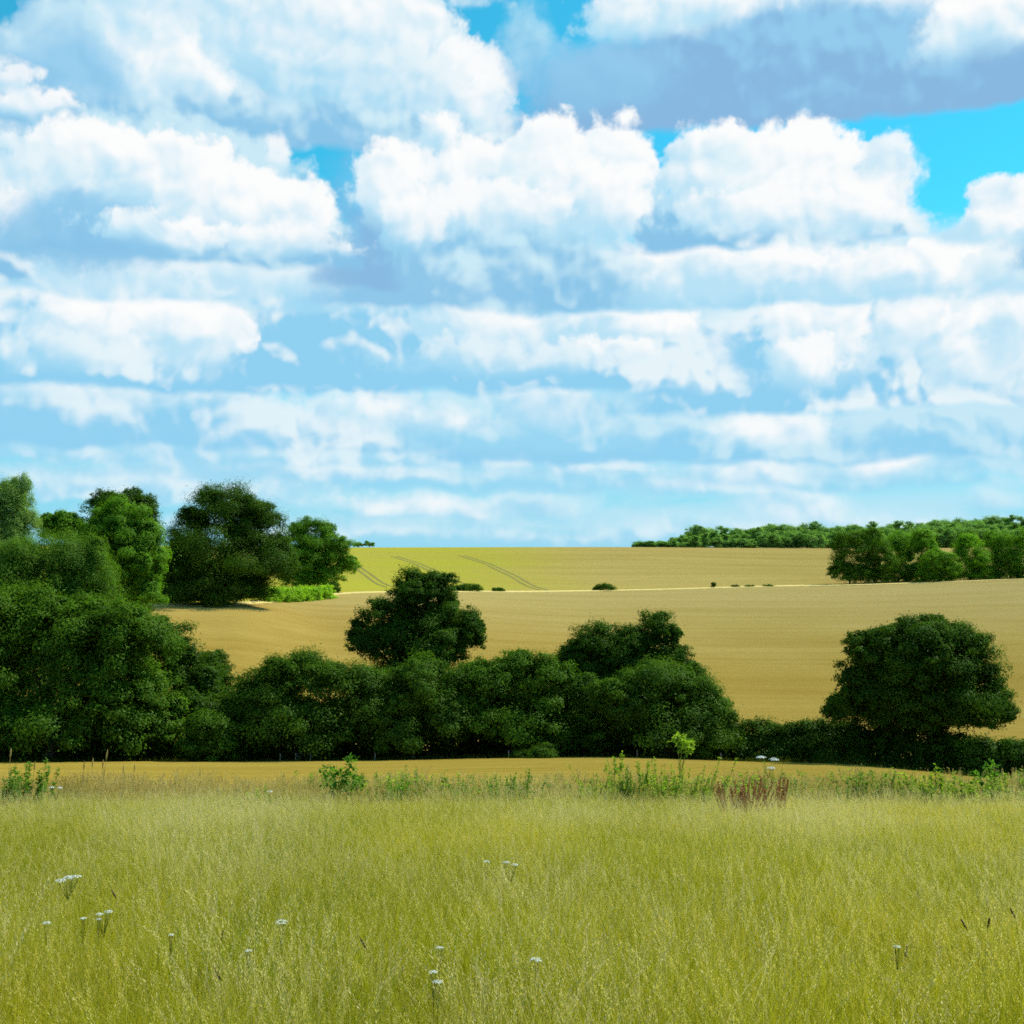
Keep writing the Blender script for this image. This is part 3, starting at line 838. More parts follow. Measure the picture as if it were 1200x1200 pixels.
def leaf_shape(P, D, U, L, W):
    """Six-point pointed leaf from P along D, face normal U."""
    S = D.cross(U).normalized()
    U = S.cross(D).normalized()
    pts = [P, P + D*L*0.3 + S*W*0.5 + U*L*0.05, P + D*L*0.7 + S*W*0.38 + U*L*0.03, P + D*L - U*L*0.12, P + D*L*0.7 - S*W*0.38 + U*L*0.03, P + D*L*0.3 - S*W*0.5 + U*L*0.05]
    return [tuple(p) for p in pts], [(0, 1, 2, 3), (0, 3, 4, 5)]

HK = 1.3
def leafy_plant(name, label, cat, px, d, h, w, nstem, mat, leaf=0.09, seed=0, group=None, lean=0.0, bare=0.25, leaves_per=26, tufts=None):
    """Upright leafy stems. tufts: (dx, z, r) clusters of leaves instead, for young trees."""
    g = np.random.default_rng(seed + 500)
    x, y = wx(px, d)
    z = gz(x, y)
    root = thing(name, label, cat, (x, y, z), group)
    h *= HK; leaf *= 1.0; w *= 1.3; nstem = nstem if nstem < 4 else int(nstem * 1.6); leaves_per = int(leaves_per * 2.6)
    st, lf = MB(), MB()
    def leaves_along(a, b, n, ls):
        for i in range(n):
            t = g.uniform(0, 1)
            p = a + (b - a) * t
            an = g.uniform(0, 6.283)
            D = Vector((math.cos(an), math.sin(an), g.uniform(0.0, 0.9))).normalized()
            l = ls * g.uniform(0.6, 1.2) * (1.1 - 0.45 * t)
            V, f = leaf_shape(p, D, Vector((g.normal()*0.4, g.normal()*0.4, 1)).normalized(), l, l * 0.5)
            lf.add(V, f)
    if tufts is None:
        for s in range(nstem):
            if nstem <= 16 and s:
                mesh_obj('stem', st.build('stem', m_stem, True), root); st = MB()
            bx, by = g.normal() * w * 0.33, g.normal() * w * 0.2
            hh = h * g.uniform(0.6, 1.0)
            top = Vector((bx * 1.5 + lean * hh + g.normal() * 0.06, by * 1.4, hh))
            b0 = Vector((bx, by, -0.05)); m = (b0 + top) / 2 + Vector((g.normal() * 0.03, 0, 0))
            st.tube([b0, m, top], [0.007, 0.006, 0.003], 5)
            leaves_along(b0 + (top - b0) * bare, top, leaves_per, leaf)
    else:
        fork = Vector((lean * h * 0.35, 0, h * 0.4))
        st.tube([(0, 0, -0.05), tuple(fork * 0.5 + Vector((0.02, 0, 0))), tuple(fork)], [0.02, 0.015, 0.012], 6)
        for dx, tz, r in tufts:
            c = Vector((dx, g.normal() * 0.1, tz * (1.0 if h > 2 else 1.0)))
            st.tube([tuple(fork - Vector((0, 0, 0.02))), tuple((fork + c) / 2 + Vector((0, 0, 0.04))), tuple(c)], [0.011, 0.008, 0.004], 5)
            for i in range(int(60 * max(r / 0.15, 0.5) ** 1.5)):
                v = Vector(g.normal(size=3)) * 0.5
                p = c + v * r
                D = (v.normalized() + Vector((0, 0, 0.2)) + Vector(g.normal(size=3)) * 0.4).normalized()
                l = leaf * g.uniform(0.7, 1.3)
                V, f = leaf_shape(p, D, Vector((g.normal()*0.5, g.normal()*0.5, 1)).normalized(), l, l * 0.6)
                lf.add(V, f)
    mesh_obj('stem', st.build('stem', m_stem, True), root)
    mesh_obj('leaves', lf.build('leaves', mat), root)
    return root

def dock_plant(label, px, d, h, w, n, seed):
    g = np.random.default_rng(seed)
    x, y = wx(px, d); z = gz(x, y)
    root = thing('dock_plant', label, 'plant', (x, y, z))
    for s in range(n):
        st, sd = MB(), MB()
        bx = g.normal() * w * 0.22
        hh = h * g.uniform(0.65, 1.0)
        b0 = Vector((bx, g.normal() * w * 0.2, -0.05)); top = Vector((bx * 2.0 + g.normal() * 0.14, b0.y * 1.6, hh))
        st.tube([b0, (b0 + top) / 2, top], [0.008, 0.006, 0.003], 5)
        for i in range(120):
            t = g.uniform(0.35, 1.0)
            p = b0 + (top - b0) * t
            an = g.uniform(0, 6.283)
            D = Vector((math.cos(an) * 0.6, math.sin(an) * 0.6, 0.8)).normalized()
            V, f = leaf_shape(p, D, Vector(g.normal(size=3)).normalized(), 0.045 * g.uniform(0.6, 1.3), 0.02)
            sd.add(V, f)
        so = mesh_obj('stem', st.build('stem', m_dock, True), root)
        mesh_obj('seed_spike', sd.build('seed_spike', m_dock), so)
    return root

def umbel_head(mb, c, r, g, n=60):
    """Flat-topped umbel: many tiny florets set in a shallow dome."""
    for i in range(n):
        a, q = g.uniform(0, 6.283), math.sqrt(g.random())
        p = Vector((c[0] + r * q * math.cos(a), c[1] + r * q * math.sin(a), c[2] - r * 0.28 * q * q + g.normal() * r * 0.04))
        s = r * g.uniform(0.10, 0.17)
        nrm = Vector((math.cos(a) * q * 0.6, math.sin(a) * q * 0.6, 1)).normalized()
        t1 = nrm.cross(Vector((0.3, 0.9, 0.1))).normalized(); t2 = nrm.cross(t1)
        ring = [tuple(p + (t1 * math.cos(k * math.pi / 3) + t2 * math.sin(k * math.pi / 3)) * s * (1 if k % 2 else 0.75)) for k in range(6)]
        mb.add(ring + [tuple(p + nrm * s * 0.4)], [(k, (k + 1) % 6, 6) for k in range(6)])

def flower(label, px, py, d, size_px, heads, seed, name='yarrow_flower', group='white flowers in the meadow'):
    """White umbel flower standing in the grass, head seen at px, py."""
    g = np.random.default_rng(seed + 300)
    top = at(px, py, d)
    z = gz(top.x, d)
    root = thing(name, label, 'flower', (top.x, d, z), group)
    H = max(top.z - z, 0.25)
    r = size_px * m_per_px(d) / 2
    st = MB()
    fork = Vector((0, 0, H * 0.72))
    st.tube([(0.01, 0, -0.03), (0.005, 0.01, H * 0.4), tuple(fork)], [0.0026, 0.0024, 0.002], 5)
    hr = r if heads == 1 else r * 0.55
    for k in range(heads):
        c = Vector((0 if heads == 1 else r * (-0.5 + k / (heads - 1)) * 1.3, g.normal() * r * 0.3, H + (0 if heads == 1 else g.normal() * hr * 0.3)))
        for j in range(7):
            a = j * 0.898
            st.tube([tuple(fork), tuple(c + Vector((math.cos(a) * hr * 0.6, math.sin(a) * hr * 0.6, -hr * 0.25)))], [0.002, 0.0012], 4)
        hd = MB(); umbel_head(hd, c, hr, g)
        mesh_obj('flower_head', hd.build('flower_head', m_petal), root)
    mesh_obj('stem', st.build('stem', m_stem, True), root)

def build_verge():
    lp = leafy_plant
    lp('willowherb_clump', 'dark green bushy weed clump at the left frame edge of the meadow', 'plant', 28, 31, 1.15, 1.1, 26, M_SAPL, 0.12, 1)
    lp('sapling', 'dark green self sown sapling standing alone before the left hedgerow', 'sapling', 398, 31.5, 1.5, 0.5, 1, M_SAPL, 0.10, 2,
       tufts=[(0.32, 1.42, 0.14), (0.1, 1.12, 0.14), (0.28, 1.05, 0.16), (-0.26, 0.95, 0.16), (0.48, 0.9, 0.14), (-0.02, 0.8, 0.14), (0.3, 0.8, 0.12), (-0.32, 1.25, 0.09), (-0.1,1.2,0.09)])
    lp('willowherb_clump', 'pale green weed mixed with bleached grass near mid meadow edge', 'plant', 598, 31.5, 1.0, 0.7, 14, M_SAPL, 0.09, 3)
    lp('nettle_plant', 'short sparse green plant left of the lime green thicket', 'plant', 692, 31.5, 0.85, 0.35, 7, M_LIME, 0.08, 4)
    lp('nettle_plant', 'upright bushy green plant between the sparse one and the lime thicket', 'plant', 733, 31.5, 1.1, 0.28, 9, M_SAPL, 0.09, 5)
    lp('willowherb_clump', 'widest lime green leafy thicket on the meadow edge', 'plant', 780, 31.8, 1.2, 1.2, 26, M_LIME, 0.10, 6)
    lp('young_tree', 'spindly bright lime sapling with one leafy tuft, leaning stem', 'sapling', 787, 33, 2.0, 0.5, 1, M_LIME, 0.11, 7, lean=0.18,
       tufts=[(0.22, 1.92, 0.15), (0.42, 1.86, 0.13), (0.12, 2.02, 0.1), (0.32, 1.75, 0.12)])
    lp('nettle_plant', 'thin stalk with a round green top beside the lime thicket', 'plant', 722, 33, 1.35, 0.1, 2, M_LIME, 0.11, 8, bare=0.7)
    lp('nettle_plant', 'thin stalk topped by a leaf tuft rising over the lime thicket', 'plant', 757, 33, 1.3, 0.1, 2, M_LIME, 0.11, 9, bare=0.6)
    lp('nettle_plant', 'leafy yellow green stems just right of the lime thicket', 'plant', 818, 32.5, 0.95, 0.4, 6, M_LIME, 0.10, 10)
    lp('nettle_plant', 'low dark green weeds right behind the red dock', 'plant', 925, 33, 0.8, 1.3, 18, M_SAPL, 0.10, 11)
    lp('willowherb_clump', 'square topped green weed clump left of the lone oak trunk', 'plant', 1006, 32, 0.95, 0.7, 20, M_SAPL, 0.11, 12)
    lp('willowherb_clump', 'light green plant with curling top below the lone oak', 'plant', 1085, 31.5, 0.95, 0.8, 20, M_LIME, 0.11, 13)
    lp('nettle_plant', 'single stalk bending over with leafy tip below the lone oak', 'plant', 1098, 32, 1.1, 0.15, 3, M_LIME, 0.12, 14, bare=0.55)
    lp('willowherb_clump', 'green plant clump nearest the right frame edge of the meadow', 'plant', 1158, 31, 0.9, 0.8, 20, M_LIME, 0.11, 15)
    lp('young_tree', 'thin stalk with two leaf tufts above the rightmost clump', 'sapling', 1155, 31.5, 1.25, 0.3, 1, M_SAPL, 0.10, 16,
       tufts=[(0.05, 1.3, 0.12), (-0.2, 1.02, 0.12), (0.15, 1.0, 0.12)])
    lp('nettle_plant', 'dark green weeds in the rough grass left of the bleached weed', 'plant', 545, 33, 0.75, 1.2, 16, M_SAPL, 0.10, 17)
    lp('nettle_plant', 'single thin dark weed in the rough grass at left', 'plant', 315, 30.5, 0.7, 0.3, 5, M_LIME, 0.09, 18)
    dock_plant('broad rust red dock gone to seed at the meadow edge', 868, 26.8, 1.15, 0.8, 44, 31)
    dock_plant('narrow taller brown dock beside the broad red one', 906, 27.0, 1.3, 0.4, 12, 32)
    # tall bleached stalks
    for i, (px, top, d) in enumerate(((13, 876, 28), (126, 878, 27), (109, 888, 29), (99, 892, 29.5), (121, 890, 29.5), (145, 896, 30), (158, 895, 30), (41, 892, 27))):
        p = at(px, top, d); x, y = wx(px - (6 if px == 126 else 0), d); z = gz(x, y)
        root = thing('grass_stalk', 'tall bleached grass stalk rising above the left meadow edge', 'grass stalk', (x, y, z), 'tall bleached stalks at left')
        s, h = MB(), MB()
        tp = Vector((p.x - x, 0, p.z - z))
        s.tube([(0, 0, -0.05), tuple(tp * 0.55), tuple(tp)], [0.006, 0.005, 0.004], 5)
        h.tube([tuple(tp * 0.86), tuple(tp * 0.92), tuple(tp * 0.97), tuple(tp * 1.0 + Vector((0.003, 0, 0)))], [0.005, 0.017, 0.014, 0.002], 6)
        mesh_obj('stem', s.build('stem', M_RANKH, True), root); mesh_obj('seed_head', h.build('seed_head', M_RANKH, True), root)
    # white umbels
    fl = [('largest white umbel cluster in the left meadow', 80, 1028, 10.2, 25, 3), ('second largest white umbel, lower right of the largest', 122, 1068, 8.3, 18, 2),
          ('small white umbel next to a reddish stem at far left', 55, 1080, 8.0, 10, 1), ('small white umbel between the two at left', 98, 1075, 8.2, 8, 1),
          ('tiny white flower left of the second largest umbel, half sunk in grass', 116, 1076, 8.2, 6, 1),
          ('small white umbel alone below the second largest one', 200, 1095, 7.4, 7, 1), ('flat white umbel alone in the meadow left of centre', 330, 1078, 8.0, 15, 1),
          ('small white umbel below the flat lone one', 291, 1113, 6.8, 9, 1), ('upper white umbel of the vertical trio at centre', 515, 1110, 6.9, 10, 1), ('middle white umbel of the vertical trio at centre', 508, 1137, 6.2, 11, 1),
          ('lower white umbel of the vertical trio at centre', 513, 1149, 6.0, 12, 1), ('flat white umbel alone in the meadow right of centre', 628, 1123, 6.5, 14, 1),
          ('faint white umbel high in the meadow at centre', 570, 1009, 11.6, 8, 1), ('twin headed faint white umbel high in the meadow at centre', 598, 1011, 11.4, 15, 2),
          ('small pale umbel in the lower right meadow', 1051, 1108, 6.9, 9, 1), ('pale white umbel by the rough grass at left centre', 316, 927, 26, 7, 1), ('white umbel at left frame end of the rough grass', 66, 922, 26, 12, 2)]
    for i, (lab, px, py, d, s, hds) in enumerate(fl):
        flower(lab, px, py, d, s, hds, i)
    flower('tall white hogweed with two flat heads behind the red dock', 900, 889, 28, 22, 2, 70, 'hogweed_flower', 'white umbels behind the dock')
    flower('smaller lower hogweed head beside the tall one', 904, 899, 27.5, 10, 1, 71, 'hogweed_flower', 'white umbels behind the dock')
    # dark seed heads
    for i, (lab, px, py, d) in enumerate((('dark brown seed head leaning left at right meadow', 1130, 1083, 7.8), ('upright dark brown seed head next to the leaning one', 1144, 1081, 7.8),
                              ('dark seed head near the right frame edge', 1186, 1070, 8.2), ('dark seed head just below that at the right edge', 1187, 1083, 7.8),
                              ('brown seed head drooping near the largest umbel', 150, 1047, 9.2), ('dark thin seed head left of centre', 262, 1097, 7.3),
                              ('dark forked seed head in the lower left meadow', 275, 1140, 6.1), ('brown seed head beside a pale umbel lower right', 1048, 1114, 6.8),
                              ('dark seed head in the middle meadow', 441, 1106, 7.0))):
        p = at(px, py, d); x, y = wx(px, d); z = gz(x, y); H = p.z - z
        g = np.random.default_rng(i + 800)
        root = thing('seed_head_stalk', lab, 'grass stalk', (x, y, z), 'dark seed heads in the meadow')
        s, h = MB(), MB()
        ln = 0.035 * (-1 if i % 2 == 0 else 0.4)
        s.tube([(0, 0, -0.05), (ln * 0.4, 0, H * 0.5), (ln, 0, H - 0.03)], [0.0018, 0.0016, 0.0014], 5)
        h.tube([(ln, 0, H - 0.035), (ln * 1.4, 0, H - 0.01), (ln * 1.8, 0, H + 0.015), (ln * 2.1, 0, H + 0.035)], [0.002, 0.007, 0.006, 0.001], 6)
        mesh_obj('stem', s.build('stem', m_stem, True), root); mesh_obj('seed_head', h.build('seed_head', m_brownhead, True), root)
    # stakes along the hedge foot
    for i, (px, top) in enumerate(((331, 891), (349, 890), (366, 890), (441, 888), (596, 882), (745, 876), (842, 880))):
        d = float(far_line(px)) + 0.6
        x, y = wx(px, d); z = gz(x, y)
        root = thing('fence_post', 'thin weathered wooden fence post at the wheat edge before the hedgerow', 'post', (x, y, z), 'posts along the hedgerow foot')
        h = 1.25
        s = MB(); s.tube([(0, 0, -0.3), (0.01, 0, h * 0.5), (0.02, 0, h), (0.02, 0, h + 0.05)], [0.06, 0.058, 0.055, 0.015], 7)
        mesh_obj('stake', s.build('stake', m_post), root)

# ------------------------------------------------------------------ sky
EXPO = 0.65
SKY_GAIN = 2 ** -EXPO
SUN_EL, SUN_AZ = R(52), R(62)          # azimuth measured from +Y (view) towards +X

def sky_uv(px, py):
    r = ray(px, py)
    return math.atan2(r.x, r.y) * 15.0, math.asin(r.z / r.length) * 15.0

def build_sky():
    w = bpy.data.worlds.new('World'); scene.world = w; w.use_nodes = True
    t = NT(w.node_tree); t.n.clear()
    out = t.node('ShaderNodeOutputWorld')
    sky = t.node('ShaderNodeTexSky', sky_type='NISHITA')
    sky.sun_disc = False; sky.sun_elevation = SUN_EL; sky.sun_rotation = SUN_AZ
    sky.altitude = 100; sky.air_density = 1.0; sky.dust_density = 0.6; sky.ozone_density = 1.5
    SK = 0.10
    tc = t.node('ShaderNodeTexCoord')
    D = t.vec('NORMALIZE', tc.outputs['Generated'])
    sx = t.node('ShaderNodeSeparateXYZ'); t.put(sx.inputs[0], D)
    x, y, z = sx.outputs
    U = t.math('MULTIPLY', t.math('ARCTAN2', x, y), 15.0)
    V = t.math('MULTIPLY', t.math('ARCSINE', z), 15.0)
    cx = t.node('ShaderNodeCombineXYZ'); t.put(cx.inputs[0], U); t.put(cx.inputs[1], V)
    P = cx.outputs[0]
    sc = t.node("ShaderNodeSeparateColor"); t.put(sc.inputs[0], t.noise(P, 1.0, 4, 0.52, "2D", 1))
    wc = t.node("ShaderNodeCombineXYZ"); t.put(wc.inputs[0], t.math("MULTIPLY_ADD", sc.outputs[0], 1.0, -0.5)); t.put(wc.inputs[1], t.math("MULTIPLY_ADD", sc.outputs[1], 1.0, -0.5))
    w1 = wc.outputs[0]
    Pw = t.vec('ADD', P, t.vec('MULTIPLY', w1, (0.46, 0.30, 0)))
    def vor(vec, sc_=2.1, det=3.0):
        nd = t.node('ShaderNodeTexVoronoi', voronoi_dimensions='2D', feature='SMOOTH_F1')
        nd.normalize = True
        t.put(nd.inputs['Vector'], vec)
        nd.inputs['Scale'].default_value = sc_; nd.inputs['Detail'].default_value = det
        nd.inputs['Roughness'].default_value = 0.55; nd.inputs['Smoothness'].default_value = 0.35
        return nd.outputs['Distance']
    va = vor(Pw)
    vc = vor(Pw, 1.7, 2.0)
    vd = vor(t.vec('ADD', Pw, (0.08, 0.13, 0)), 1.7, 2.0)
    broad = t.math('SUBTRACT', t.noise(P, 0.75, 3, 0.5, '2D'), 0.5)
    blight = t.math('ADD', t.math('MULTIPLY', t.math('SUBTRACT', vd, vc), 2.0), t.math('MULTIPLY', broad, 1.3))      # lit side of each billow
    edge = t.math('ADD', t.math('MULTIPLY', t.math('SUBTRACT', va, 0.45), 1.0),
                  t.math('MULTIPLY', t.math('SUBTRACT', t.noise(P, 5.5, 5, 0.6, '2D'), 0.5), 0.40))
    edge = t.math('MULTIPLY', edge, 1.0)
    # noise of the layered banks and of the cover elsewhere, all evaluated before the heaps
    dz = t.math('MAXIMUM', z, 0.08)
    pl = t.node('ShaderNodeCombineXYZ'); t.put(pl.inputs[0], t.math('DIVIDE', x, dz)); t.put(pl.inputs[1], t.math('DIVIDE', y, dz))
    nn = t.noise(pl.outputs[0], 0.9, 6, 0.55, '2D')
    bank_noise = {sd: t.noise(t.vec('MULTIPLY_ADD', Pw, (0.30, 1.5, 0), (sd, sd * 1.7, 0)), 1.0, 6, 0.6, '2D') for sd in (3.1, 7.7, 1.9, 5.3)}
    dep = t.math('ADD', edge, blight)
    for b_ in bank_noise.values(): dep = t.math('ADD', dep, b_)
    dep = t.math('MULTIPLY', dep, 1e-7)          # keeps the node order compact for the renderer
    V0 = V
    V = t.math('ADD', V, dep)
    dc = t.node('ShaderNodeCombineXYZ'); t.put(dc.inputs[0], dep)
    Pw = t.vec('ADD', Pw, dc.outputs[0])
    # clear air: physical sky graded to the summer cyan of the view
    base = t.mix(1.0, sky.outputs[0], (SK * 0.26, SK * 1.75, SK * 1.72), "MULTIPLY")
    hz = t.ramp(V, 0.0, 4.8, 1.0, 0.0, 'SMOOTHSTEP')
    clear = t.mix(t.math('MULTIPLY', hz, 0.97), base, srgb(152, 213, 240))
    hz0 = t.ramp(V0, 0.0, 4.8, 1.0, 0.0, 'SMOOTHSTEP')
    clear0 = t.mix(t.math('MULTIPLY', hz0, 0.97), base, srgb(152, 213, 240))
    WHITE = (0.93, 0.965, 1.0); 
    SH = {'b': srgb(138, 197, 233), 'm': srgb(164, 218, 244), 'l': srgb(184, 226, 246), 'd': srgb(136, 184, 224), 'w': srgb(212, 238, 249), 'S': srgb(154, 215, 243), 'e': srgb(144, 208, 241)}
    BR = {'b': srgb(148, 204, 238), 'm': srgb(202, 234, 247), 'l': srgb(230, 244, 250), 'd': srgb(150, 194, 228), 'w': srgb(252, 253, 253), 'S': srgb(170, 221, 244)}
    LDIR = (0.36, 0.78, 0)
    def new_group(name, ins, outs):
        g = bpy.data.node_groups.new(name, 'ShaderNodeTree')
        for n_, ty in ins: g.interface.new_socket(n_, in_out='INPUT', socket_type=ty)
        for n_, ty in outs: g.interface.new_socket(n_, in_out='OUTPUT', socket_type=ty)
        gt = NT(g)
        gi_, go_ = gt.node('NodeGroupInput'), gt.node('NodeGroupOutput')
        return g, gt, gi_.outputs, go_.inputs
    FL, VE, CO = 'NodeSocketFloat', 'NodeSocketVector', 'NodeSocketColor'
    # one heap of cloud: crisp billowed crown, softer and darker towards its base
    heap_g, h, I, O = new_group('cloud_heap', [('Col', CO), ('P', VE), ('Edge', FL), ('Bill', FL), ('Scale', VE), ('Off', VE), ('Rm', FL), ('Amp', FL), ('S0', FL), ('S1', FL), ('Op', FL),
                                               ('Cut', FL), ('Flat', FL), ('Lo', FL), ('Hi', FL), ('Shade', CO), ('Bright', CO)], [('Col', CO)])
    pn = h.vec('MULTIPLY_ADD', I['P'], I['Scale'], I['Off'])
    e = h.math('MULTIPLY_ADD', I['Edge'], I['Amp'], h.math('MULTIPLY', h.vec('LENGTH', pn), I['Rm']))
    al = h.ramp(e, I['S0'], I['S1'], 0.0, I['Op'], 'SMOOTHSTEP')
    al = h.math('MULTIPLY', al, h.ramp(h.vec('DOT_PRODUCT', pn, (0, 1, 0)), I['Cut'], I['Flat'], 0, 1, 'SMOOTHSTEP'))
    li = h.math('ADD', h.vec('DOT_PRODUCT', pn, LDIR), I['Bill'])
    f = h.ramp(li, I['Lo'], I['Hi'], 0, 1, 'SMOOTHSTEP')
    h.put(O[0], h.mix(al, I['Col'], h.mix(f, I['Shade'], I['Bright'])))
    def puff(g, col, pw, edge, bill, cx_, cy_, rx, ry, tone='w', op=1.0, amp=1.0, s=0.10, shade='m', cut=None, lo=-0.85, hi=0.5, fade=None):
        u, v = sky_uv(cx_, cy_)
        a, b = rx / 100.0, ry / 100.0
        rm = min(a, b)
        nd = g.node('ShaderNodeGroup'); nd.node_tree = heap_g
        for k_, v_ in (('Col', col), ('P', pw), ('Edge', edge), ('Bill', bill), ('Scale', (1 / a, 1 / b, 0)), ('Off', (-u / a, -v / b, 0)), ('Rm', rm), ('Amp', amp * 0.42), ('S0', rm + s * 0.5), ('S1', rm - s),
                       ('Op', op), ('Cut', -3.0 if cut is None else cut), ('Flat', -2.5 if cut is None else cut + (fade or 0.11 / b)), ('Lo', lo), ('Hi', hi), ('Shade', (*SH[shade], 1)), ('Bright', (*BR[tone], 1))):
            g.put(nd.inputs[k_], v_)
        return nd.outputs[0]
    bank_g, h, I, O = new_group('cloud_bank', [('Col', CO), ('V', FL), ('N', FL), ('A0', FL), ('A1', FL), ('B0', FL), ('B1', FL), ('T0', FL), ('T1', FL), ('Op', FL), ('Tone', CO)], [('Col', CO)])
    m = h.math('MULTIPLY', h.ramp(I['V'], I['A0'], I['A1'], 0, 1, 'SMOOTHSTEP'), h.ramp(I['V'], I['B0'], I['B1'], 1, 0, 'SMOOTHSTEP'))
    h.put(O[0], h.mix(h.math('MULTIPLY', m, h.ramp(I['N'], I['T0'], I['T1'], 0, I['Op'], 'SMOOTHSTEP')), I['Col'], I['Tone']))
    def bank(g, col, vv, n, y0, y1, tone, thr, op):
        """Distant layered cloud seen edge-on: streaky noise between two elevations."""
        v1, v0 = sky_uv(600, y0)[1], sky_uv(600, y1)[1]
        nd = g.node('ShaderNodeGroup'); nd.node_tree = bank_g
        for k_, v_ in (('Col', col), ('V', vv), ('N', n), ('A0', v0), ('A1', v0 + 0.35), ('B0', v1 - 0.4), ('B1', v1), ('T0', thr - 0.14), ('T1', thr + 0.12), ('Op', op),
                       ('Tone', (*(BR[tone]), 1))):
            g.put(nd.inputs[k_], v_)
        return nd.outputs[0]
    # --- cloud cover over the rest of the sky (above and behind the view)
    away = t.math('MAXIMUM', t.ramp(t.math('ABSOLUTE', U), 6.4, 8.6, 0, 1, 'SMOOTHSTEP'), t.ramp(V0, 7.6, 8.8, 0, 1, 'SMOOTHSTEP'))
    def cover(col):
        al = t.math('MULTIPLY', t.ramp(nn, 0.46, 0.58, 0, 0.9, 'SMOOTHSTEP'), away)
        return t.mix(al, col, t.mix(t.ramp(nn, 0.5, 0.72, 0, 1, 'SMOOTHSTEP'), srgb(205, 226, 240), srgb(120, 160, 200)))
    ops = []
    # --- ranks of flat-based cumulus, farthest (lowest) first: bearing and base as seen, half width, height, tones
    def deck(cx, base, rx, h_, tone='l', op=1.0, shade='b', amp=0.8, s=0.17, lo=0.0, hi=0.8):
        ops.append(('puff', cx, base, rx, h_, tone, op, amp, s, shade, -0.06, lo, hi))
    def heap(cx, base, rx, h_, tone='w', op=1.0, shade='l', amp=0.85, s=0.09, lo=-0.25, hi=0.72):
        ops.append(('puff', cx, base - h_ * 0.45, rx, h_ * 0.55, tone, op, amp * 1.35, s, shade, -1.15, lo - 0.5, hi, 1.0))
    ops.append(('bank', 560, 640, 'm', 0.46, 0.6, 3.1))
    for a in [(250, 632, 330, 24, 'l', .7, 'm'), (900, 642, 420, 30, 'l', .75, 'm'), (520, 622, 240, 14, 'm', .6, 'S')]: deck(*a, amp=.5)
    for a in [(495, 613, 70, 30, 'w', .9, 'm'), (440, 611, 30, 16, 'w', .7, 'm'), (552, 612, 24, 16, 'w', .8, 'm'), (625, 609, 62, 32, 'l', .8, 'm'), (930, 612, 56, 44, 'w', .7, 'm'), (960, 622, 72, 24, 'w', .6, 'm'), (1160, 605, 22, 34, 'l', .6, 'm')]: heap(*a, amp=.38, s=.19)
    ops.append(('bank', 500, 590, 'S', 0.44, 0.8, 7.7))
    for a in [(750, 580, 520, 34, 'm', .7, 'S'), (120, 590, 260, 34, 'l', .75, 'm'), (300, 566, 250, 30, 'l', .8, 'm'), (1100, 560, 200, 26, 'm', .6, 'S')]: deck(*a, amp=.55)
    for a in [(820, 588, 72, 22, 'w', .8, 'm'), (885, 574, 66, 36, 'w', .8, 'm'), (1043, 564, 38, 34, 'w', 1, 'l'), (660, 560, 26, 22, 'w', .7, 'm'), (727, 558, 26, 14, 'w', .8, 'm'), (385, 568, 74, 26, 'l', .7, 'm'), (130, 575, 60, 22, 'l', .7, 'm')]: heap(*a, amp=.38, s=.19)
    ops.append(('bank', 430, 545, 'S', 0.40, 0.9, 1.9))
    for a in [(260, 548, 460, 36, 'l', .8, 'S'), (1090, 540, 260, 66, 'm', .9, 'e'), (760, 542, 260, 80, 'm', .9, 'e'), (560, 528, 200, 76, 'm', .9, 'S'), (130, 524, 360, 76, 'l', .9, 'e')]: deck(*a)
    for a in [(432, 494, 46, 40, 'w', .9, 'l'), (522, 510, 42, 32, 'w', .8, 'l'), (640, 492, 52, 46, 'w', .8, 'm'), (625, 505, 34, 30, 'w', .7, 'l'), (890, 526, 64, 46, 'w', .9, 'l'), (935, 516, 26, 36, 'w', .7, 'l'), (60, 470, 80, 24, 'l', .7, 'l'), (210, 482, 60, 34, 'l', .6, 'm'), (760, 470, 80, 40, 'l', .7, 'm')]: heap(*a, amp=.45, s=.2)
    ops.append(('bank', 270, 455, 'm', 0.33, 0.95, 5.3))
    for a in [(1030, 474, 280, 140, 'l', 1, 'e'), (120, 452, 330, 130, 'l', 1, 'e'), (560, 456, 310, 140, 'l', 1, 'e')]: deck(*a, hi=.55, s=.2)
    for a in [(150, 432, 120, 92, 'w', 1, 'l'), (235, 420, 55, 60, 'w', .9, 'l'), (90, 440, 60, 40, 'l', .8, 'm'), (540, 415, 52, 70, 'w', .95, 'l'), (625, 412, 110, 64, 'w', 1, 'l'), (742, 402, 64, 40, 'w', 1, 'l'), (700, 425, 58, 26, 'w', .9, 'l'), (590, 440, 110, 34, 'l', .8, 'm'),
              (960, 448, 64, 96, 'w', 1, 'l'), (935, 452, 44, 50, 'w', .9, 'l'), (1072, 420, 46, 62, 'w', .95, 'l'), (1165, 450, 64, 90, 'w', 1, 'l'), (1195, 410, 36, 50, 'w', .9, 'l')]: heap(*a)
    for a in [(160, 352, 330, 60, 'l', .9, 'm'), (900, 360, 360, 76, 'l', 1, 'm'), (430, 372, 160, 50, 'l', .8, 'm')]: deck(*a, lo=-0.2, hi=.6, s=.22)
    for a in [(60, 335, 80, 50, 'w', .9, 'l'), (180, 340, 110, 40, 'l', .9, 'l'), (330, 345, 90, 46, 'l', .8, 'l'), (780, 358, 100, 74, 'w', 1, 'l'), (900, 350, 110, 58, 'w', .95, 'l'), (1065, 352, 130, 56, 'w', 1, 'l'), (1180, 350, 60, 50, 'l', .9, 'l')]: heap(*a)
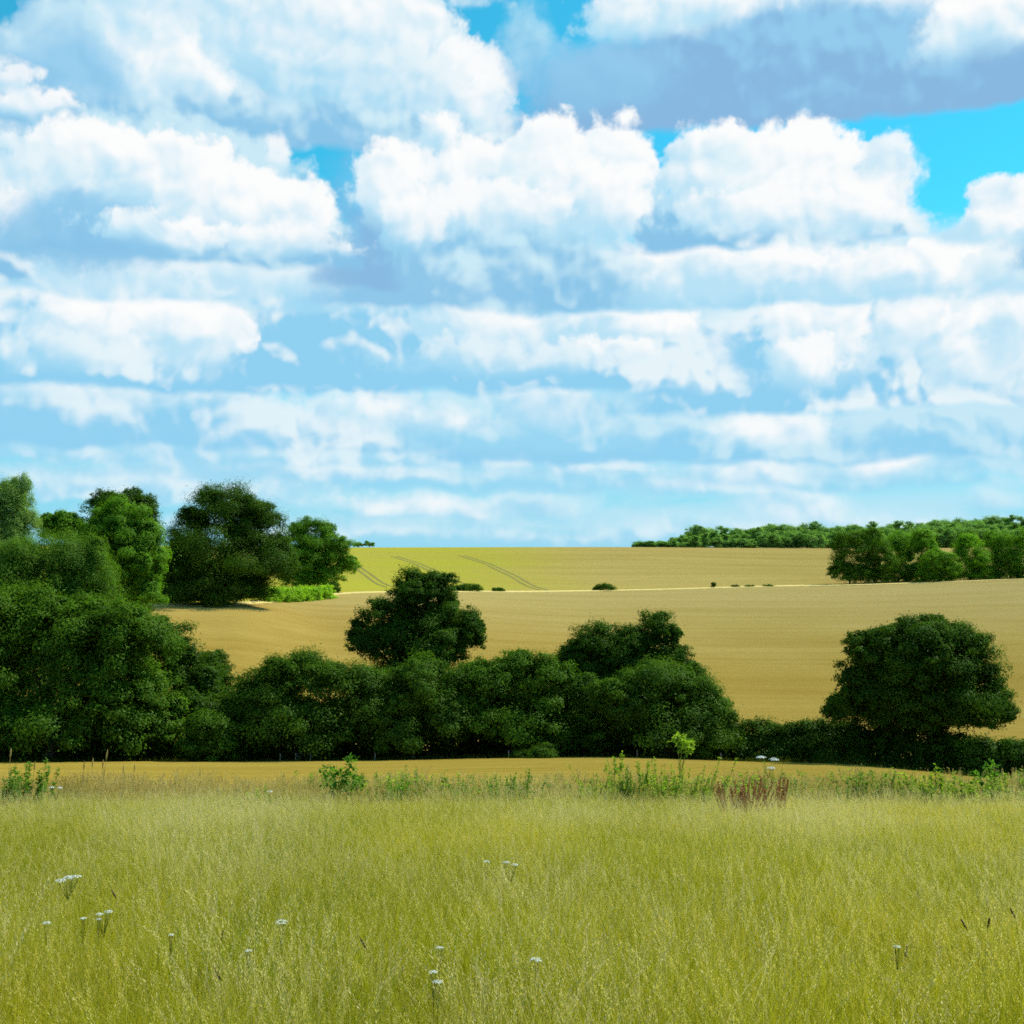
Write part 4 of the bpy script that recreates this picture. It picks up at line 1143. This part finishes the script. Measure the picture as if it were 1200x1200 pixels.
    # nearest rank at the top of the view, running on past both sides
    for a in [(-190, 175, 200, 170, 'l', 1, 'b'), (1490, 170, 170, 150, 'l', 1, 'b'), (-170, 310, 170, 130, 'l', 1, 'b'), (1390, 300, 170, 120, 'l', 1, 'b')]: deck(*a, hi=.6)
    for a in [(-180, 140, 130, 110), (1490, 140, 110, 100), (-160, 285, 110, 90), (1380, 280, 120, 90)]: heap(*a)
    deck(300, 168, 310, 190, 'l', 1, 'b', .9, .1, 0.0, .55)
    ops.append(('puff', 88, 100, 84, 80, 'm', 1, .9, .18, 'b', None, -.7, .9))
    for a in [(350, 105, 180, 150, 'l', 1, 'm'), (192, 150, 66, 190, 'w', 1, 'l'), (365, 90, 130, 110, 'w', .9, 'l'), (455, 45, 44, 80, 'w', 1, 'w'), (300, 35, 190, 90, 'w', .9, 'l'), (545, 150, 52, 90, 'w', .9, 'm'), (440, 140, 110, 76, 'l', .9, 'm')]: heap(*a, amp=1.0, s=.12)
    ops.append(('puff', 86, 108, 66, 56, 'b', .9, .7, .3, 'b', None, -.6, .9))
    deck(310, 166, 290, 44, 'm', .9, 'b', .6, .16, 0.0, .9)
    for a in [(36, 142, 38, 32, 'w', .95, 'l'), (18, 112, 22, 34, 'w', .8, 'l')]: heap(*a)
    ops.append(('puff', 620, 58, 30, 40, 'm', .65, .9, .2, 'b', None, -.85, .5))
    heap(540, 10, 30, 14, 'l', .6, 'm', .5)
    for a in [(780, 52, 92, 80, 'w', 1, 'm'), (1140, 62, 140, 110, 'w', 1, 'l'), (960, 30, 160, 60, 'w', .9, 'm')]: heap(*a)
    deck(930, 142, 320, 120, 'b', 1, 'd', .7, .16, 0.2, 1.0)
    ops.append(('puff', 700, 88, 84, 34, 'b', .85, .8, .24, 'b', None, -.9, .6))
    for a in [(1155, 62, 66, 62, 'w', 1, 'l'), (750, 42, 58, 46, 'w', .95, 'l'), (810, 30, 60, 40, 'w', .9, 'l')]: heap(*a, s=.14)
    # second rank of heaps
    deck(560, 358, 185, 170, 'm', .95, 'b', .9, .5, 0.0, 0.8)
    deck(425, 335, 46, 150, 'b', .85, 'd', .8, .3)
    deck(170, 300, 235, 150, 'm', 1, 'b', .9, .1, 0.1, 0.9)
    for a in [(130, 245, 120, 88, 'w', 1, 'l'), (215, 285, 92, 112, 'w', 1, 'l'), (322, 290, 66, 78, 'w', 1, 'l'), (50, 255, 56, 70, 'l', .9, 'm'), (6, 285, 22, 54, 'w', .9, 'm')]: heap(*a)
    heap(322, 196, 11, 30, 'w', .8, 'l', .5)
    ops.append(('puff', 95, 272, 100, 40, 'b', .9, .6, .14, 'b', None, -.6, .9))
    for a in [(205, 288, 68, 32, 'w', 1, 'l'), (330, 298, 60, 34, 'w', .8, 'l')]: heap(*a)
    for a in [(466, 262, 56, 84, 'w', 1, 'l'), (522, 185, 22, 44, 'w', 1, 'l'), (585, 262, 90, 90, 'w', 1, 'l'), (648, 262, 54, 122, 'w', 1, 'w'), (728, 262, 40, 112, 'w', 1, 'w'), (700, 285, 86, 86, 'w', 1, 'l'), (560, 272, 90, 50, 'w', .9, 'l'), (480, 290, 34, 60, 'w', .8, 'm')]: heap(*a)
    deck(915, 288, 165, 90, 'l', 1, 'b', .8, .09, -0.05, .45)
    for a in [(850, 258, 78, 105, 'w', 1, 'l'), (918, 258, 80, 112, 'w', 1, 'w'), (975, 272, 80, 100, 'w', 1, 'l'), (900, 272, 100, 52, 'w', .9, 'l'), (1022, 280, 38, 54, 'w', .95, 'l'), (1036, 202, 17, 36, 'w', .85, 'l')]: heap(*a)
    heap(1058, 245, 14, 56, 'l', .5, 'm', .9, .14)
    for a in [(1192, 284, 48, 76, 'w', 1, 'l'), (1160, 282, 34, 28, 'w', .9, 'l')]: heap(*a)
    # --- the sky is built in tiles of bearing and elevation, each with only the heaps that reach it
    ntile = [0]
    SEEDS = (3.1, 7.7, 1.9, 5.3)
    def tile(u0, u1, v0, v1):
        ntile[0] += 1
        g, h, I, O = new_group('sky_tile', [('Col', CO), ('P', VE), ('V', FL), ('Edge', FL), ('Bill', FL)] + [('N%d' % k, FL) for k in range(4)], [('Col', CO)])
        pw = h.vec('ADD', I['P'], (2e-5 * ntile[0], 0, 0)); vv = h.math('ADD', I['V'], 2e-5 * ntile[0])
        col = I['Col']
        for o in ops:
            if o[0] == 'bank':
                lo, hi = sky_uv(600, o[2])[1], sky_uv(600, o[1])[1]
                if hi > v0 and lo < v1:
                    col = bank(h, col, vv, I['N%d' % SEEDS.index(o[6])], *o[1:6])
            else:
                u, v = sky_uv(o[1], o[2]); a, b = o[3] / 100, o[4] / 100
                amp = o[7]; k = 1 + (0.22 * amp + 0.08) / min(a, b)
                if u + a * k + 0.45 > u0 and u - a * k - 0.45 < u1 and v + b * k + 0.35 > v0 and v - b * k - 0.35 < v1:
                    col = puff(h, col, pw, I['Edge'], I['Bill'], *o[1:])
        h.put(O[0], col)
        nd = t.node('ShaderNodeGroup'); nd.node_tree = g
        for k_, v_ in [('Col', clear), ('P', Pw), ('V', V), ('Edge', edge), ('Bill', blight)] + [('N%d' % k, bank_noise[sd]) for k, sd in enumerate(SEEDS)]:
            t.put(nd.inputs[k_], v_)
        return cover(nd.outputs[0])
    def emit(col):
        e = t.node('ShaderNodeBackground'); t.put(e.inputs['Color'], col); e.inputs['Strength'].default_value = SKY_GAIN
        return e.outputs[0]
    def choose(f, a, b):
        m = t.node('ShaderNodeMixShader'); t.put(m.inputs[0], f)
        t.l.new(a, m.inputs[1]); t.l.new(b, m.inputs[2])
        return m.outputs[0]
    US = [-9.5, -2.4, 2.4, 9.5]; VS = [0.0, 1.3, 2.3, 3.6, 5.2, 9.0]
    def row(j):
        sh = emit(tile(US[0], US[1], VS[j], VS[j + 1]))
        for i in range(1, len(US) - 1):
            sh = choose(t.math('GREATER_THAN', U, US[i]), sh, emit(tile(US[i], US[i + 1], VS[j], VS[j + 1])))
        return sh
    sh = row(0)
    for j in range(1, len(VS) - 1):
        sh = choose(t.math('GREATER_THAN', V0, VS[j]), sh, row(j))
    inside = t.math('MULTIPLY', t.math('LESS_THAN', t.math('ABSOLUTE', U), 9.5), t.math('MULTIPLY', t.math('GREATER_THAN', V0, -0.05), t.math('LESS_THAN', V0, 9.0)))
    fin = choose(inside, emit(cover(clear0)), sh)
    t.l.new(fin, out.inputs[0])
    w.cycles.sampling_method = 'MANUAL'; w.cycles.sample_map_resolution = 512

def build_light():
    sd = bpy.data.lights.new('sun', 'SUN'); sd.energy = 4.6; sd.angle = R(0.6); sd.color = (1.0, 0.94, 0.82)
    so = bpy.data.objects.new('sun', sd); COL.objects.link(so)
    d = Vector((math.sin(SUN_AZ) * math.cos(SUN_EL), math.cos(SUN_AZ) * math.cos(SUN_EL), math.sin(SUN_EL)))
    so.rotation_euler = d.to_track_quat('Z', 'Y').to_euler()
    so.location = (60, 40, 120)

def build_camera():
    cd = bpy.data.cameras.new('camera'); co = bpy.data.objects.new('camera', cd); COL.objects.link(co)
    co.location = (0, 0, EYE); co.rotation_euler = (R(90) + PITCH, 0, 0)
    cd.sensor_fit = 'HORIZONTAL'; cd.sensor_width = 36.0; cd.lens = F / 1200 * 36
    cd.clip_start = 0.1; cd.clip_end = 20000
    scene.camera = co

build_camera(); build_light(); build_sky()
build_trees(); build_hedges(); build_far_wood()
build_meadow(); build_verge()

scene.view_settings.view_transform = 'Standard'
scene.view_settings.look = 'None'
scene.view_settings.exposure = EXPO
scene.view_settings.gamma = 1.0
scene.render.resolution_x = scene.render.resolution_y = 1024
cy = scene.cycles
cy.max_bounces = 6; cy.diffuse_bounces = 3; cy.glossy_bounces = 2; cy.transmission_bounces = 4; cy.transparent_max_bounces = 4
cy.sample_clamp_indirect = 6
cy.use_denoising = False
cy.filter_width = 1.7
cy.use_adaptive_sampling = True; cy.adaptive_threshold = 0.02; cy.adaptive_min_samples = 16
